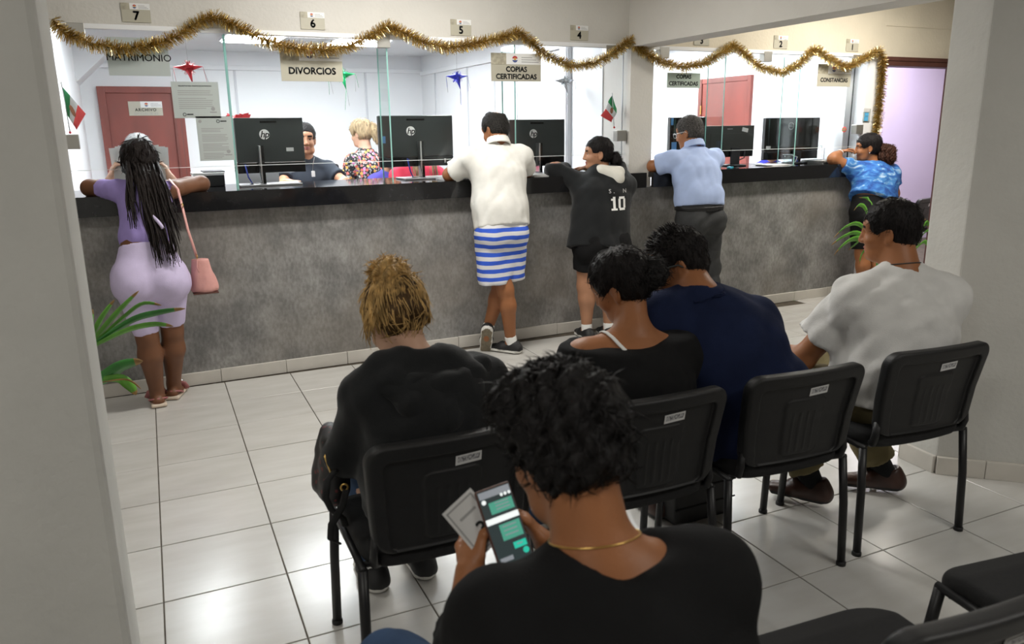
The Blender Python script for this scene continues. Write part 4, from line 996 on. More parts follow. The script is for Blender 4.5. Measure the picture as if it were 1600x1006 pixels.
def figure(label, base, J, D=None, skin_='skin_tan', top=None, bottom=None, shoes=None, hairs=None, hands=None, sc=1., h=.0105, group=None, headkw=None, lip='lip', brow='hair_black', eyes=False, hh=.0052):
    D = {**DM, **(D or {})}; root = thing('person', label, 'person', base, group)
    P, torso, glutes, arm, leg, rs, rh = parts_of(J, D)
    hc = np.asarray(J['hc'], float); R = headR(*J['head'])
    hp = head_prims(hc, R, sc, **(headkw or {}))
    fwd = nrm(np.cross(V3(0, 0, 1), rh))
    B = torso(0)+glutes(0)+arm('l', 0, 0)+arm('r', 0, 0)+leg('l', 0, 0)+leg('r', 0, 0)
    B.append(seg(P['nb']-V3(0, 0, .03), hc+R@V3(0, -.022, -.035)*sc, D['nk']*1.08, D['nk'], k=.035)); B += hp
    fine = [(*loc_bb(hp), hh)]
    for s in ('l', 'r'):
        A = P['an'+s]; fd = nrm(np.asarray(J.get('ft'+s, tuple(fwd)), float)); up = np.asarray(J.get('up'+s, (0, 0, 1)), float)
        B.append(seg(A, A-up*.045+fd*.02, D['an'], D['an'], k=.02)); B.append(seg(A-up*.050-fd*.045, A-up*.058+fd*.10, (.036, .028), (.040, .018), side=np.cross(fd, up), k=.03))
        hd = (hands or {}).get(s)
        if hd is None: hd = dict(d=P['wr'+s]-P['el'+s], n=(0, 0, -1), curl=.5, res=.008)
        th = hd.get('th', -1 if s == 'r' else 1)
        q = hand_prims(P['wr'+s], hd['d'], hd['n'], th, hd.get('curl', .5), hd.get('sc', .95), hd.get('spread', 0)); B += q
        fine.append((*loc_bb(q), hd.get('res', .0075)))
    V, Q = sdf(B, h, fine)
    V, Q = largest(V, Q)
    c = (V[Q].mean(1)-hc)@R/sc
    mi = np.zeros(len(Q), int)
    mi[(np.abs(c[:, 0]) < .024) & (c[:, 1] > .082) & (c[:, 2] < -.053) & (c[:, 2] > -.079)] = 1
    mi[(np.abs(c[:, 0]) > .014) & (np.abs(c[:, 0]) < .050) & (c[:, 1] > .06) & (c[:, 2] < .033) & (c[:, 2] > .023)] = 2
    mk('body', V, Q, [skin_, lip, brow], root, mi=mi); J['_body'] = (V, Q)
    if eyes:
        for q in (-1, 1):
            e = hc+R@(np.array([q*.031, .073, .003])*sc); V, Q = sdf([ball(e, .0122*sc)], .004); cc = (V[Q].mean(1)-hc)@R/sc
            mk('eye', V, Q, ['eye_white', 'ink'], root, mi=(((cc[:, 0]-q*.031)**2+(cc[:, 2]-.003)**2 < .0078**2) & (cc[:, 1] > .08)).astype(int))
    if top:
        g, sg = top.get('g', .016), top.get('sg', .014)
        T_ = []
        hem = top.get('hem')
        if hem:
            hpt, hd = np.asarray(hem[0], float), hem[1]; T_.append(seg(hpt, P['wai'], hd, (D['wai'][0]+g, D['wai'][1]+g), rh, .05, capa=1))
        T_ += torso(g, .05, lower=False)
        fr = top.get('sleeve', .75)
        for s in ('l', 'r'):
            f = fr[s] if isinstance(fr, dict) else fr
            if f > 0: T_ += arm(s, sg, top.get('cuff', sg*1.5), f)
        T_ += top.get('add', [])
        nb = P['nb']; nr = top.get('neck', (.062, .055)); T_.append(ball(nb+V3(top.get('nx', 0), 0, nr[1])+fwd*top.get('nf', .01), (nr[0], nr[0]*.95, nr[0]), None, .012, 's'))
        cuts = [(nb+V3(0, 0, top.get('nz', .055)), (0, 0, 1))]+top.get('cuts', [])
        if hem and top.get('hemcut', True): cuts.append((hpt, hpt-P['wai']))
        T_ += top.get('sub', [])
        am, ff, sd = top.get('fold', (.006, 34, 1)); stt = top.get('fst', (1, 1, .6))
        V, Q = sdf(T_, top.get('h', .0105), noise=(lambda X, Y, Z: folds(X, Y, Z, ff, am, sd, stt)), cuts=cuts)
        V, Q = largest(V, Q); J['_top'] = (V, Q)
        J['_topo'] = mk(top['name'], V, Q, top['mat'], root)
    if bottom:
        g, g1 = bottom.get('g', .014), bottom.get('g1', .02); f = bottom.get('fr', 1.95)
        wz = np.asarray(bottom['waist'], float)
        L_ = [seg(P['pel'], P['wai'], (D['pel'][0]+g, D['pel'][1]+g), (D['wai'][0]+g, D['wai'][1]+g), rh, .04)]+glutes(g)
        fs = f if isinstance(f, dict) else dict(l=f, r=f)
        for s in ('l', 'r'): L_ += leg(s, g, g1, fs[s], k=bottom.get('k', .03), kk=bottom.get('kk'))
        L_ += bottom.get('add', [])
        am, ff, sd = bottom.get('fold', (.005, 30, 3))
        V, Q = sdf(L_, bottom.get('h', .0105), noise=(lambda X, Y, Z: folds(X, Y, Z, ff, am, sd)), cuts=[(wz, bottom.get('wn', P['wai']-P['pel']))]+bottom.get('cuts', []))
        V, Q = largest(V, Q); mk(bottom['name'], V, Q, bottom['mat'], root)
    if shoes:
        for s in ('l', 'r'): shoe(root, shoes, P['an'+s], J.get('ft'+s, tuple(fwd)), J.get('up'+s, (0, 0, 1)), P['kn'+s])
    for hr in hairs or ():
        q, m = hr['p'](hc, R, sc), hr['mat']; am, ff, sd = hr.get('fold', (.003, 120, 2))
        cuts = [(hc+R@(np.array(p)*sc), R@np.array(n, float)) for p, n in hr.get('cuts', ())]
        Rt = R.T
        def nz(X, Y, Z):
            l = np.stack([X-hc[0], Y-hc[1], Z-hc[2]], 1)@R; return folds(l[:, 0], l[:, 1], l[:, 2], ff, am, sd, hr.get('st', (1, 1, .3)))
        V, Q = sdf(q, hr.get('h', .0052), noise=nz, cuts=cuts, smooth=hr.get('smooth', 1)); V, Q = largest(V, Q)
        ho = mk(hr.get('name', 'hair'), V, Q, m, root)
        if hr.get('fuzz', True): fuzz(ho, V, Q, hc, R, hr.get('fm', m), **hr.get('fz', {}))
    J['_R'] = R; J['_root'] = root
    return root
def shoe(root, kind, A, fd, up, K):
    fd = nrm(np.asarray(fd, float)); up = nrm(np.asarray(up, float)); fd = nrm(fd-up*np.dot(fd, up)); sd = np.cross(fd, up); O = A-up*.082
    L = lambda f, s, u: O+fd*f+sd*s+up*u
    if kind == 'sandal':
        V, Q = sdf([rbox(L(.045, 0, .010), (.045, .125, .011), .010, np.array([sd, fd, up]))], .006); mk('sandal', V, Q, 'sandal_sole', root)
        mb = MB(); mb.tube([L(.09, -.047, .02), L(.085, -.035, .05), L(.085, 0, .062), L(.085, .035, .05), L(.09, .047, .02)], .012, 8, flat=2.); mb.mk('strap', 'sandal_pink', root)
        mb = MB(); mb.tube([L(.02, -.045, .02), L(-.04, -.05, .045), L(-.062, 0, .05), L(-.04, .05, .045), L(.02, .045, .02)], .006, 6); mb.mk('heel_strap', 'sandal_pink', root)
        mk('buckle', *sdf([ball(L(.088, -.03, .066), .010), ball(L(.088, .02, .07), .010), seg(L(.088, -.03, .066), L(.088, .02, .07), .007)], .004), 'silver', root)
        return
    up_m, sole_m, st_, toe, hi = dict(sneaker=('shoe_black', 'rubber_white', .022, .195, .062), dress=('leather_brown', 'shoe_black', .016, .205, .078))[kind]
    pr = [seg(L(-.055, 0, .035), L(.06, 0, .034), (.040, .034), (.046, .032), sd, .03), seg(L(.06, 0, .034), L(toe-.045, 0, .026), (.046, .032), (.038, .022), sd, .03), seg(L(-.045, 0, .03), L(-.03, 0, hi), (.034, .04), (.037, .043), sd, .03), seg(L(-.02, 0, .05), L(.07, 0, .048), (.035, .03), (.03, .022), sd, .03),
          seg(L(-.05, 0, .010), L(toe-.05, 0, .010), (.046, .012), (.044, .012), sd, .006), ball(L(-.012, 0, hi+.035), .037, None, .01, 's')]
    if kind == 'dress':
        pr += [seg(L(-.04, 0, .045), L(.05, 0, .048), (.037, .045), (.038, .034), sd, .03), ball(L(.055, 0, -.012), (.03, .08, .022), np.stack([fd, sd, up]), .006, 's')]
    V, Q = sdf(pr, .006, cuts=[(O+up*.001, -up)], smooth=1)
    c = (V[Q].mean(1)-O)@up
    mi = (c < st_).astype(int); mi[c < .0035] = 2
    o = mk('shoe', V, Q, [up_m, sole_m, 'rubber_tan'], root, mi=mi)
    if kind == 'sneaker':
        mb = MB()
        for i in range(4): f = .045+.02*i; mb.tube([L(f, -.024, .070-.007*i), L(f+.01, 0, .080-.008*i), L(f, .024, .070-.007*i)], .003, 5)
        mb.mk('lace', 'sock', o, kind='stuff')
        mk('side_mark', *sdf([rbox(L(.03, .046, .04), (.012, .003, .010), .002, np.array([fd, sd, up]))], .004), 'sock', o)
        mk('sock', *sdf([seg(L(-.012, 0, .055), lerp(A, K, .11), .042, .043, capb=1)], .006), 'sock', root)
    else: mk('sock', *sdf([seg(L(-.012, 0, .055), lerp(A, K, .45), .047, .049, capb=1)], .007), 'hoodie_black', root)

def fuzz(parent, V, Q, hc, R, m, n=650, l=.030, lift=.003, r=.0014, crown=(0, -.05, .125), jit=.35, curl=0.):
    """short strands lying on a hair surface, combed away from the crown"""
    g = np.random.default_rng(5); A, B, C, D_ = (V[Q[:, i]] for i in range(4))
    nn = np.cross(C-A, D_-B); ar = np.linalg.norm(nn, axis=1); nn /= ar[:, None]+1e-12
    f = g.choice(len(Q), n, p=ar/ar.sum()); u, v = g.random((2, n, 1)); p = (A[f]*(1-u)+B[f]*u)*(1-v)+(D_[f]*(1-u)+C[f]*u)*v; nn = nn[f]
    t = p-(hc+R@np.array(crown)); t = t+g.normal(size=(n, 3))*jit*np.linalg.norm(t, axis=1)[:, None]; t -= nn*(t*nn).sum(1)[:, None]; t /= np.linalg.norm(t, axis=1)[:, None]+1e-9
    ll = (l*g.uniform(.6, 1.3, n))[:, None]; w = np.cross(nn, t)*r
    if curl: t2 = t*np.cos(curl)+np.cross(nn, t)*np.sin(curl)*g.choice([-1, 1], n)[:, None]
    else: t2 = t
    P0 = p-nn*.002-t*ll*.2; P1 = p+t*ll*.4+nn*lift; P2 = p+t*ll*.4+t2*ll*.6+nn*lift*.35
    Vs = np.stack([P0-w, P0+w, P0+nn*r*1.5, P1-w*.8, P1+w*.8, P1+nn*r*1.4, P2], 1).reshape(-1, 3); b = np.arange(n)[:, None]*7
    F = np.concatenate([b+np.array(q) for q in ((0, 3, 5, 2), (2, 5, 4, 1))]); F3 = np.concatenate([b+np.array(q) for q in ((3, 6, 5, 5), (5, 6, 4, 4))])
    mk('hair_strands', Vs, [tuple(x) for x in F]+[tuple(x[:3]) for x in F3], m, parent, kind='stuff')
# hair makers (head-local metres)
def W_(c, R, sc): return lambda *p: c+R@(np.array(p)*sc)
def cap(g, low=-.05, front=.052, side=.0, back=.0, k=.02):
    def f(c, R, sc):
        w = W_(c, R, sc)
        q = [ball(w(0, -.014-back/2, .037), ((.073+g+side)*sc, (.094+g+back)*sc, (.088+g)*sc), R.T, k), ball(w(0, -.045, -.02), ((.066+g*.7+side)*sc, (.055+g*.8+back)*sc, .055*sc), R.T, .03)]
        q.append(ball(w(0, .125, -.030), (.085*sc, .082*sc, .098*sc), R.T, .02, 's'))
        for e in (-1, 1): q.append(ball(w(e*.085, .006, -.028), (.032*sc, .030*sc, .040*sc), R.T, .015, 's'))
        return q
    return f
def plus(*fs): return lambda c, R, sc: [p for f in fs for p in f(c, R, sc)]
def blob(p, r, k=.02): return lambda c, R, sc: [ball(W_(c, R, sc)(*p), tuple(x*sc for x in r), R.T, k)]
def strandset(root, name, m, polys, r, n=5):
    mb = MB()
    for i, P in enumerate(polys):
        k = len(P); mb.tube(P, [r*(1-.75*(j/(k-1))**2) for j in range(k)], n)
    return mb.mk(name, m, root, kind='stuff')
def glasses(root, hc, R, sc, m, w=.026, hgt=.019, th=.003, lens=None):
    w_ = W_(np.asarray(hc), R, sc); g = MB(); gl = mk('eyeglasses', [], [], None, root) if False else None
    mb = MB()
    for q in (-1, 1):
        ring = [w_(q*.034+w*math.copysign(abs(math.cos(a))**.6, math.cos(a)), .108, .002+hgt*math.copysign(abs(math.sin(a))**.6, math.sin(a))) for a in np.linspace(0, 2*math.pi, 21)]
        mb.tube(ring, th, 5, caps=False)
        mb.tube([w_(q*(.034+w), .108, .010), w_(q*.082, .06, .010), w_(q*.084, -.005, .008), w_(q*.083, -.03, -.012)], th, 5)
    mb.tube([w_(-.009, .108, .008), w_(.009, .108, .008)], th, 5)
    return mb.mk('eyeglasses', m, root)
def hug(J, pts, off, radial=None):
    """pull points onto the skin (or out to it, around an axis point)"""
    from mathutils.bvhtree import BVHTree
    V, Q = J['_body']; bv = BVHTree.FromPolygons([tuple(v) for v in V], [tuple(q) for q in Q]); out = []
    for p in pts:
        if radial is not None:
            d = nrm(np.asarray(p)-radial); h = bv.ray_cast(Vector(np.asarray(radial)+d*.25), Vector(-d))
        else: h = bv.find_nearest(Vector(p))
        out.append(np.array(h[0])+np.array(h[1])*off if h[0] is not None else np.asarray(p))
    return out
def necklace(J, name, m, c, ax, th, r=.09):
    ax = nrm(ax); u = nrm(np.cross(ax, V3(0, 1, .01))); v = np.cross(ax, u); c = np.asarray(c)
    P = hug(J, [c+r*(math.cos(a)*u+math.sin(a)*v) for a in np.linspace(0, 2*math.pi, 49)], th*.8, c)
    return MB().tube(P, th, 6, caps=False).mk(name, m, J['_root'])
def ringband(root, name, m, c, ax, r, th, flat=1., n=28, e=1.):
    ax = nrm(ax); u = nrm(np.cross(ax, V3(0, 0, 1) if abs(ax[2]) < .9 else V3(1, 0, 0))); v = np.cross(ax, u)
    return MB().tube([np.asarray(c)+r*(math.cos(a)*u+e*math.sin(a)*v) for a in np.linspace(0, 2*math.pi, n)], th, 6, flat=flat, caps=False).mk(name, m, root)
# ---- 1 woman in lilac with long braids
J = dict(pel=(.055, -.33, .84), wai=(.055, -.27, 1.02), che=(.085, -.16, 1.20), nb=(.085, -.06, 1.335), shl=(-.055, -.09, 1.300), shr=(.235, -.09, 1.295),
         ell=(-.205, .055, 1.292), elr=(.415, .055, 1.290), wrl=(.0, .19, 1.285), wrr=(.19, .20, 1.285), hpl=(-.035, -.33, .80), hpr=(.145, -.32, .79), knl=(-.002, -.355, .445), knr=(.138, -.285, .445),
         anl=(.012, -.275, .085), anr=(.112, -.165, .085), hc=(.082, .035, 1.425), head=(-4, 24, 0), ftl=(-.05, 1, 0), ftr=(.35, 1, 0), glb=.055, glz=-.03)
DW = dict(pel=(.178, .125), wai=(.122, .098), che=(.132, .105), ua=.050, el=.046, fo=.042, wr=.028, th=.113, kn=.058, ca=.066, an=.040, nk=.046, sh=.042, gl=.118)
p1 = figure('woman with long black braids, lilac crop top and cycling shorts, leaning on the counter', (.05, -.24, 0), J, DW, 'skin_dark',
    dict(name='crop_top', mat='lilac_top', g=.009, sg=.010, sleeve=.62, cuff=.010, hem=((.058, -.262, 1.015), (.134, .108)), neck=(.064, .05), fold=(.003, 40, 1)),
    dict(name='cycling_shorts', mat='lilac_shorts', g=.006, g1=.007, fr=dict(l=.95, r=.87), waist=(.055, -.29, .975), fold=(.0025, 24, 2), k=.006), 'sandal',
    [dict(p=plus(cap(.020, side=.008, back=.012), blob((0, -.06, .02), (.075, .06, .075), .03)), mat='hair_braid', fold=(.006, 150, 2), st=(1, 1, .25), fz=dict(l=.05, r=.004, n=260, lift=.002, jit=.08))], sc=.97, lip='lip_dark')
hc = np.array(J['hc']); polys = []
rr = random.Random(12)
for i in range(120):
    a = rr.uniform(-1, 1); lay = rr.random()
    st_ = hc+np.array([a*.092, -.045-.058*math.sqrt(max(0, 1-a*a))+rr.uniform(-.01, .01), .01+rr.uniform(-.03, .045)])
    xe = .115+a*.105+rr.uniform(-.025, .025)+.02
    ze = rr.uniform(.86, 1.02) if rr.random() < .72 else rr.uniform(1.02, 1.18)
    if a < -.55: ze = rr.uniform(1.08, 1.22); xe = .005+rr.uniform(-.03, .03)
    P = []; n = 12; ph = rr.random()*6
    for k in range(n+1):
        t = k/n; z = st_[2]+(ze-st_[2])*t
        x = st_[0]+(xe-st_[0])*(t**.9)+.006*math.sin(ph+t*9)
        yb = np.interp(z, [.80, .92, 1.02, 1.12, 1.22, 1.32, 1.40, 1.46], [-.475, -.44, -.392, -.335, -.285, -.235, -.150, -.10])
        y = min(st_[1]-(0 if t < .1 else .0), yb+.0)-lay*.035-.012 if t > .12 else st_[1]-.012*t*8
        P.append((x, y, z))
    polys.append(P)
strandset(p1, 'braids', 'hair_braid', polys, .0068, 6)
mb = MB()
for dz in (0, .012, .024, .034): mb.tube([(hc[0]+.100*math.sin(a), hc[1]-.02-.112*math.cos(a), hc[2]-.045+dz+.008*math.sin(a*3+dz*90)) for a in np.linspace(-1.5, 1.5, 14)], .0085, 6)
mb.mk('braid_tie', 'hair_braid', p1, kind='stuff')
MB().tube([(.105, -.36, 1.145), (.13, -.385, 1.115), (.145, -.40, 1.09), (.15, -.40, 1.075)], .010, 6).mk('hair_ribbon', 'lilac_shorts', p1)
ringband(p1, 'earring', 'gold', hc+V3(-.085, -.03, -.115), (0.2, 1, 0), .022, .0028)
# handbag hanging at her right hip
t = thing('handbag', 'pink leather bucket handbag hanging on a long strap from the braided woman', 'handbag', (.345, -.30, .665))
bag = sdf([seg((.345, -.30, .70), (.335, -.30, .875), (.078, .055), (.045, .030), (1, -.15, 0), .01)], .007, noise=lambda X, Y, Z: folds(X, Y, Z, 45, .005, 3, (1, 1, .2)), cuts=[((.345, -.30, .672), (0, 0, -1)), ((.33, -.3, .872), (0, 0, 1))])
mk('bag_body', *bag, 'pink_leather', t)
box('base_trim', (.275, -.352, .664), (.418, -.25, .6719), 'frame_brown', t, bevel=.003)
MB().tube([(.226, -.135, 1.335), (.262, -.21, 1.28), (.272, -.285, 1.18), (.285, -.335, 1.05), (.305, -.345, .95), (.318, -.325, .885)], .0085, 6, flat=.45).mk('strap', 'pink_leather', t)
ringband(t, 'strap_ring', 'gold', (.318, -.328, .888), (1, 0, 0), .013, .003); ringband(t, 'strap_ring', 'gold', (.272, -.29, 1.19), (1, .3, 0), .012, .003)
MB().tube([(.318, -.335, .88), (.31, -.352, .83), (.318, -.36, .80)], .006, 6, flat=.5).mk('tassel', 'pink_leather', t)

# ---- 2 man in white polo and striped shorts, legs crossed
J = dict(pel=(2.335, -.27, .905), wai=(2.345, -.24, 1.06), che=(2.372, -.165, 1.29), nb=(2.405, -.09, 1.485), shl=(2.185, -.11, 1.415), shr=(2.575, -.12, 1.425),
         ell=(2.075, .02, 1.287), elr=(2.690, .02, 1.290), wrl=(2.26, .2, 1.285), wrr=(2.56, .22, 1.285), hpl=(2.245, -.265, .88), hpr=(2.425, -.265, .88), knl=(2.335, -.33, .49), knr=(2.345, -.22, .50),
         anl=(2.392, -.285, .085), anr=(2.262, -.165, .165), hc=(2.428, .0, 1.592), head=(20, 22, 0), ftl=(-.55, .75, 0), upr=(.45, .75, .45), ftr=(.1, .45, -.89), ll=1)
figure('man in a white polo shirt and blue and white striped shorts with crossed legs', (2.34, -.25, 0), J, dict(che=(.182, .125), wai=(.178, .135), pel=(.170, .125), ua=.054, el=.047, fo=.048, nk=.062, th=.088, kn=.056, ca=.058, an=.036, sh=.06), 'skin_tan',
    dict(name='polo_shirt', mat='polo_white', g=.016, sg=.020, sleeve=.80, cuff=.032, hem=((2.345, -.275, .925), (.205, .150)), neck=(.062, .055), nz=.04, fold=(.008, 26, 1), fst=(1, 1, .45)),
    dict(name='shorts', mat='stripes', g=.016, g1=.046, fr=dict(l=.92, r=.88), waist=(2.34, -.26, 1.0), fold=(.005, 22, 3), k=.02, add=[seg((2.335, -.30, .80), (2.333, -.305, .575), .085, .062, k=.04, capb=1)], kk=dict(l=(2.252, -.30, .50), r=(2.412, -.245, .50))), 'sneaker',
    [dict(p=cap(.009, back=.002), mat='hair_grizzle', fold=(.002, 240, 2), cuts=[((0, 0, -.065), (0, 0, -1)), ((.0, -.045, .112), (.12, -.55, 1))], fz=dict(l=.018, n=800, crown=(0, .0, .125)))], sc=1.0)
root = J['_root']; nb = np.array(J['nb'])
cl = sdf([seg(nb+V3(0, -.012, .0), nb+V3(.004, .008, .052), .092, .077, k=.005, capa=1, capb=1), seg(nb+V3(0, -.008, .0), nb+V3(.004, .010, .075), .078, .066, k=.006, op='s'), ball(nb+V3(-.03, .13, .02), .07, None, .01, 's')], .006)
mk('collar', *largest(*cl), 'polo_white', root)

# ---- 3 woman in black hoodie with number 10
J = dict(pel=(3.17, -.25, .78), wai=(3.19, -.215, .92), che=(3.235, -.165, 1.10), nb=(3.285, -.115, 1.285), shl=(3.115, -.075, 1.195), shr=(3.405, -.215, 1.19),
         ell=(2.945, .065, 1.292), elr=(3.49, .03, 1.292), wrl=(3.14, .235, 1.285), wrr=(3.34, .22, 1.285), hpl=(3.08, -.24, .75), hpr=(3.265, -.26, .75), knl=(3.07, -.22, .42), knr=(3.25, -.26, .42),
         anl=(3.08, -.22, .085), anr=(3.25, -.27, .085), hc=(3.240, -.095, 1.405), head=(67, 2, 0), glb=.05)
figure('woman in a black hoodie with the number 10, head turned left in profile', (3.2, -.22, 0), J, dict(che=(.195, .145), wai=(.195, .15), pel=(.20, .15), ua=.062, el=.05, fo=.052, th=.105, kn=.066, ca=.062, nk=.050, gl=.12, sh=.062), 'skin_mid',
    dict(name='hoodie', mat='hoodie_black', g=.022, sg=.018, sleeve=1.97, cuff=.018, hem=((3.155, -.265, .705), (.262, .185)), neck=(.066, .06), fold=(.006, 22, 2),
         add=[seg((3.21, -.12, 1.275), (3.36, -.20, 1.25), .055, .055, k=.04), seg((3.36, -.20, 1.25), (3.33, -.27, 1.19), .055, .06, k=.04), seg((3.19, -.17, 1.26), (3.33, -.275, 1.18), .045, .05, k=.04)]),
    dict(name='shorts', mat='black_cotton', g=.014, g1=.022, fr=.62, waist=(3.18, -.24, .86)), 'sneaker',
    [dict(p=cap(.007, back=.006), mat='hair_black', fold=(.0012, 120, 2)), dict(name='hair_bun', p=plus(blob((.0, -.135, -.030), (.036, .034, .034)), blob((-.015, -.150, -.065), (.034, .03, .03)), blob((.02, -.128, -.085), (.02, .02, .03)), blob((0, -.10, -.02), (.02, .03, .02))), mat='hair_black', fold=(.008, 120, 3))], sc=.98, eyes=True, hh=.0042)
root = J['_root']
ln = sdf([seg((3.215, -.175, 1.292), (3.335, -.245, 1.275), .034, .040, k=.02), seg((3.335, -.250, 1.27), (3.300, -.305, 1.215), .040, .034, k=.02), seg((3.21, -.20, 1.285), (3.300, -.295, 1.235), .040, .038, k=.03)], .008)
mk('hood_lining', *ln, 'hood_lining', root)
def project(o, target, dirn, off=.003):
    """lay a flat mesh onto a garment along a direction"""
    from mathutils.bvhtree import BVHTree
    V, Q = target; bv = BVHTree.FromPolygons([tuple(v) for v in V], [tuple(q) for q in Q]); d = Vector(nrm(dirn)); base = Vector(wpos(o))
    for v in o.data.vertices:
        p = v.co+base; hit = bv.ray_cast(p-d*.4, d)
        if hit[0] is not None: v.co = hit[0]-d*off-base
def digits(c, size, right, up, parent, target, dirn):
    """varsity numeral 10 with slab serifs, white with a gap and an outline"""
    one = [(0, 0), (.52, 0), (.52, .16), (.38, .16), (.38, 1), (.2, 1), (0, .86), (0, .7), (.14, .74), (.14, .16), (0, .16)]
    def sub(poly, n=6):
        return [tuple(lerp(poly[i], poly[(i+1) % len(poly)], k/n)) for i in range(len(poly)) for k in range(n)]
    right, up = nrm(right), nrm(up); c = np.asarray(c)
    mb = MB(); to = lambda x, y: c+(x-.62)*size*right+(y-.5)*size*up
    B = []
    for x0, y0, x1, y1 in ((0, 0, .5, .14), (.16, .14, .36, 1.0), (.02, .72, .16, .86), (.60, .16, .78, .84), (1.02, .16, 1.2, .84), (.66, 0, 1.14, .17), (.66, .83, 1.14, 1.0)): B.append((x0, y0, x1, y1))
    for x0, y0, x1, y1 in B:
        n = 5
        for i in range(n):
            for j in range(n):
                xa, xb = x0+(x1-x0)*i/n, x0+(x1-x0)*(i+1)/n; ya, yb = y0+(y1-y0)*j/n, y0+(y1-y0)*(j+1)/n
                mb.add([to(xa, ya), to(xb, ya), to(xb, yb), to(xa, yb)], [(0, 1, 2, 3)])
    o = mb.mk('number', 'sock', parent, smooth=False); project(o, target, dirn)
dv = nrm(V3(.32, .95, 0)); rv = nrm(V3(.95, -.32, 0))
digits((3.245, -.40, 1.052), .098, rv, V3(0, 0, 1), root, J['_top'], dv)
Rm = np.stack([rv, V3(0, 0, 1), -dv], 1)
for s, dx in (('S', -.055), ('.', -.025), ('N', .065)):
    o = text('lettering', s, .042, 'sock', V3(3.235, -.40, 1.14)+rv*dx, root, bold=.01, Rm=Rm); project(o, J['_top'], dv)

# ---- 4 grey-haired man in light blue shirt
J = dict(pel=(4.095, -.27, .90), wai=(4.10, -.25, 1.04), che=(4.125, -.17, 1.235), nb=(4.15, -.10, 1.43), shl=(3.945, -.10, 1.355), shr=(4.335, -.13, 1.36),
         ell=(3.835, .015, 1.290), elr=(4.43, .04, 1.29), wrl=(4.02, .2, 1.285), wrr=(4.27, .23, 1.285), hpl=(4.0, -.27, .87), hpr=(4.19, -.27, .87), knl=(4.02, -.24, .47), knr=(4.23, -.27, .47),
         anl=(4.05, -.26, .085), anr=(4.22, -.32, .085), hc=(4.158, -.02, 1.548), head=(26, 14, 0))
figure('grey-haired man with glasses in a light blue short-sleeved shirt and dark trousers', (4.1, -.25, 0), J, dict(che=(.180, .130), wai=(.180, .14), pel=(.178, .13), nk=.060, th=.092, ua=.052, el=.046, fo=.046, gl=.10), 'skin_tan',
    dict(name='shirt', mat='shirt_blue', g=.016, sg=.022, sleeve=.80, cuff=.034, hem=((4.097, -.262, .975), (.200, .150)), neck=(.064, .055), nz=.04, fold=(.009, 26, 4), fst=(1, 1, .5)),
    dict(name='trousers', mat='trouser_grey', g=.014, g1=.028, fr=1.93, waist=(4.098, -.26, 1.0), fold=(.009, 26, 5)), 'dress',
    [dict(p=cap(.010, back=.002), mat='hair_salt', fold=(.002, 240, 2), cuts=[((0, 0, -.068), (0, 0, -1))])], sc=1.03)
root = J['_root']; nb = np.array(J['nb'])
mk('collar', *largest(*sdf([seg(nb+V3(0, -.010, .0), nb+V3(.002, .010, .055), .088, .075, k=.005, capa=1, capb=1), seg(nb+V3(0, -.006, .0), nb+V3(.002, .012, .08), .075, .065, k=.006, op='s'), ball(nb+V3(-.04, .13, .02), .07, None, .01, 's')], .006)), 'shirt_blue', root)
mk('belt', *largest(*sdf([seg((4.096, -.262, .950), (4.096, -.262, .986), (.211, .164), (.211, .162), (1, 0, 0), .01, 1, 1)], .008)), 'black_plastic', root)
glasses(root, J['hc'], J['_R'], 1.03, 'silver', .023, .018, .0018)

# ---- 5 woman in tie-dye at the right end
J = dict(pel=(6.09, -.25, .83), wai=(6.13, -.23, .96), che=(6.185, -.18, 1.09), nb=(6.225, -.12, 1.245), shl=(6.065, -.08, 1.195), shr=(6.365, -.19, 1.17),
         ell=(5.850, .02, 1.289), elr=(6.43, -.20, .96), wrl=(5.985, .06, 1.345), wrr=(6.37, -.10, .78), hpl=(6.0, -.24, .80), hpr=(6.17, -.26, .80), knl=(5.99, -.28, .44), knr=(6.14, -.30, .42),
         anl=(6.0, -.30, .085), anr=(6.16, -.36, .085), hc=(6.170, -.075, 1.385), head=(50, 6, 0), glb=.05)
figure('woman in a blue tie-dye T-shirt with curly ponytail at the right end of the counter', (6.1, -.28, 0), J, dict(che=(.178, .135), wai=(.178, .135), pel=(.185, .14), ua=.060, el=.048, fo=.046, th=.10, kn=.062, ca=.06, nk=.050, gl=.11, sh=.058), 'skin_tan',
    dict(name='tie_dye_shirt', mat='tie_dye', g=.020, sg=.020, sleeve=.58, cuff=.028, hem=((6.09, -.25, .90), (.225, .17)), neck=(.066, .055), fold=(.008, 26, 6)),
    dict(name='shorts', mat='black_cotton', g=.016, g1=.03, fr=.86, waist=(6.11, -.24, .93)), 'sneaker',
    [dict(p=cap(.010, back=.008), mat='hair_black', fold=(.0015, 120, 2)), dict(name='ponytail', p=plus(blob((.0, -.135, -.035), (.05, .045, .05)), blob((-.01, -.18, -.055), (.055, .055, .055)), blob((-.02, -.18, -.115), (.055, .05, .055)), blob((.0, -.10, -.02), (.03, .03, .03)), blob((-.02, -.135, -.10), (.05, .045, .05))), mat='hair_brown', fold=(.018, 120, 4), st=(1, 1, 1))],
    hands=dict(l=dict(d=(.75, -.55, .35), n=(.2, -.35, -.9), th=1, curl=.75, res=.005, sc=.9)), sc=.98, eyes=True)
root = J['_root']; ringband(root, 'bracelet', 'sock', lerp(J['wrl'], J['ell'], .12), np.subtract(J['wrl'], J['ell']), .033, .004)
mk('earring', *sdf([ball(np.array(J['hc'])+J['_R']@V3(-.080, -.004, -.044), .005)], .003), 'silver', root)

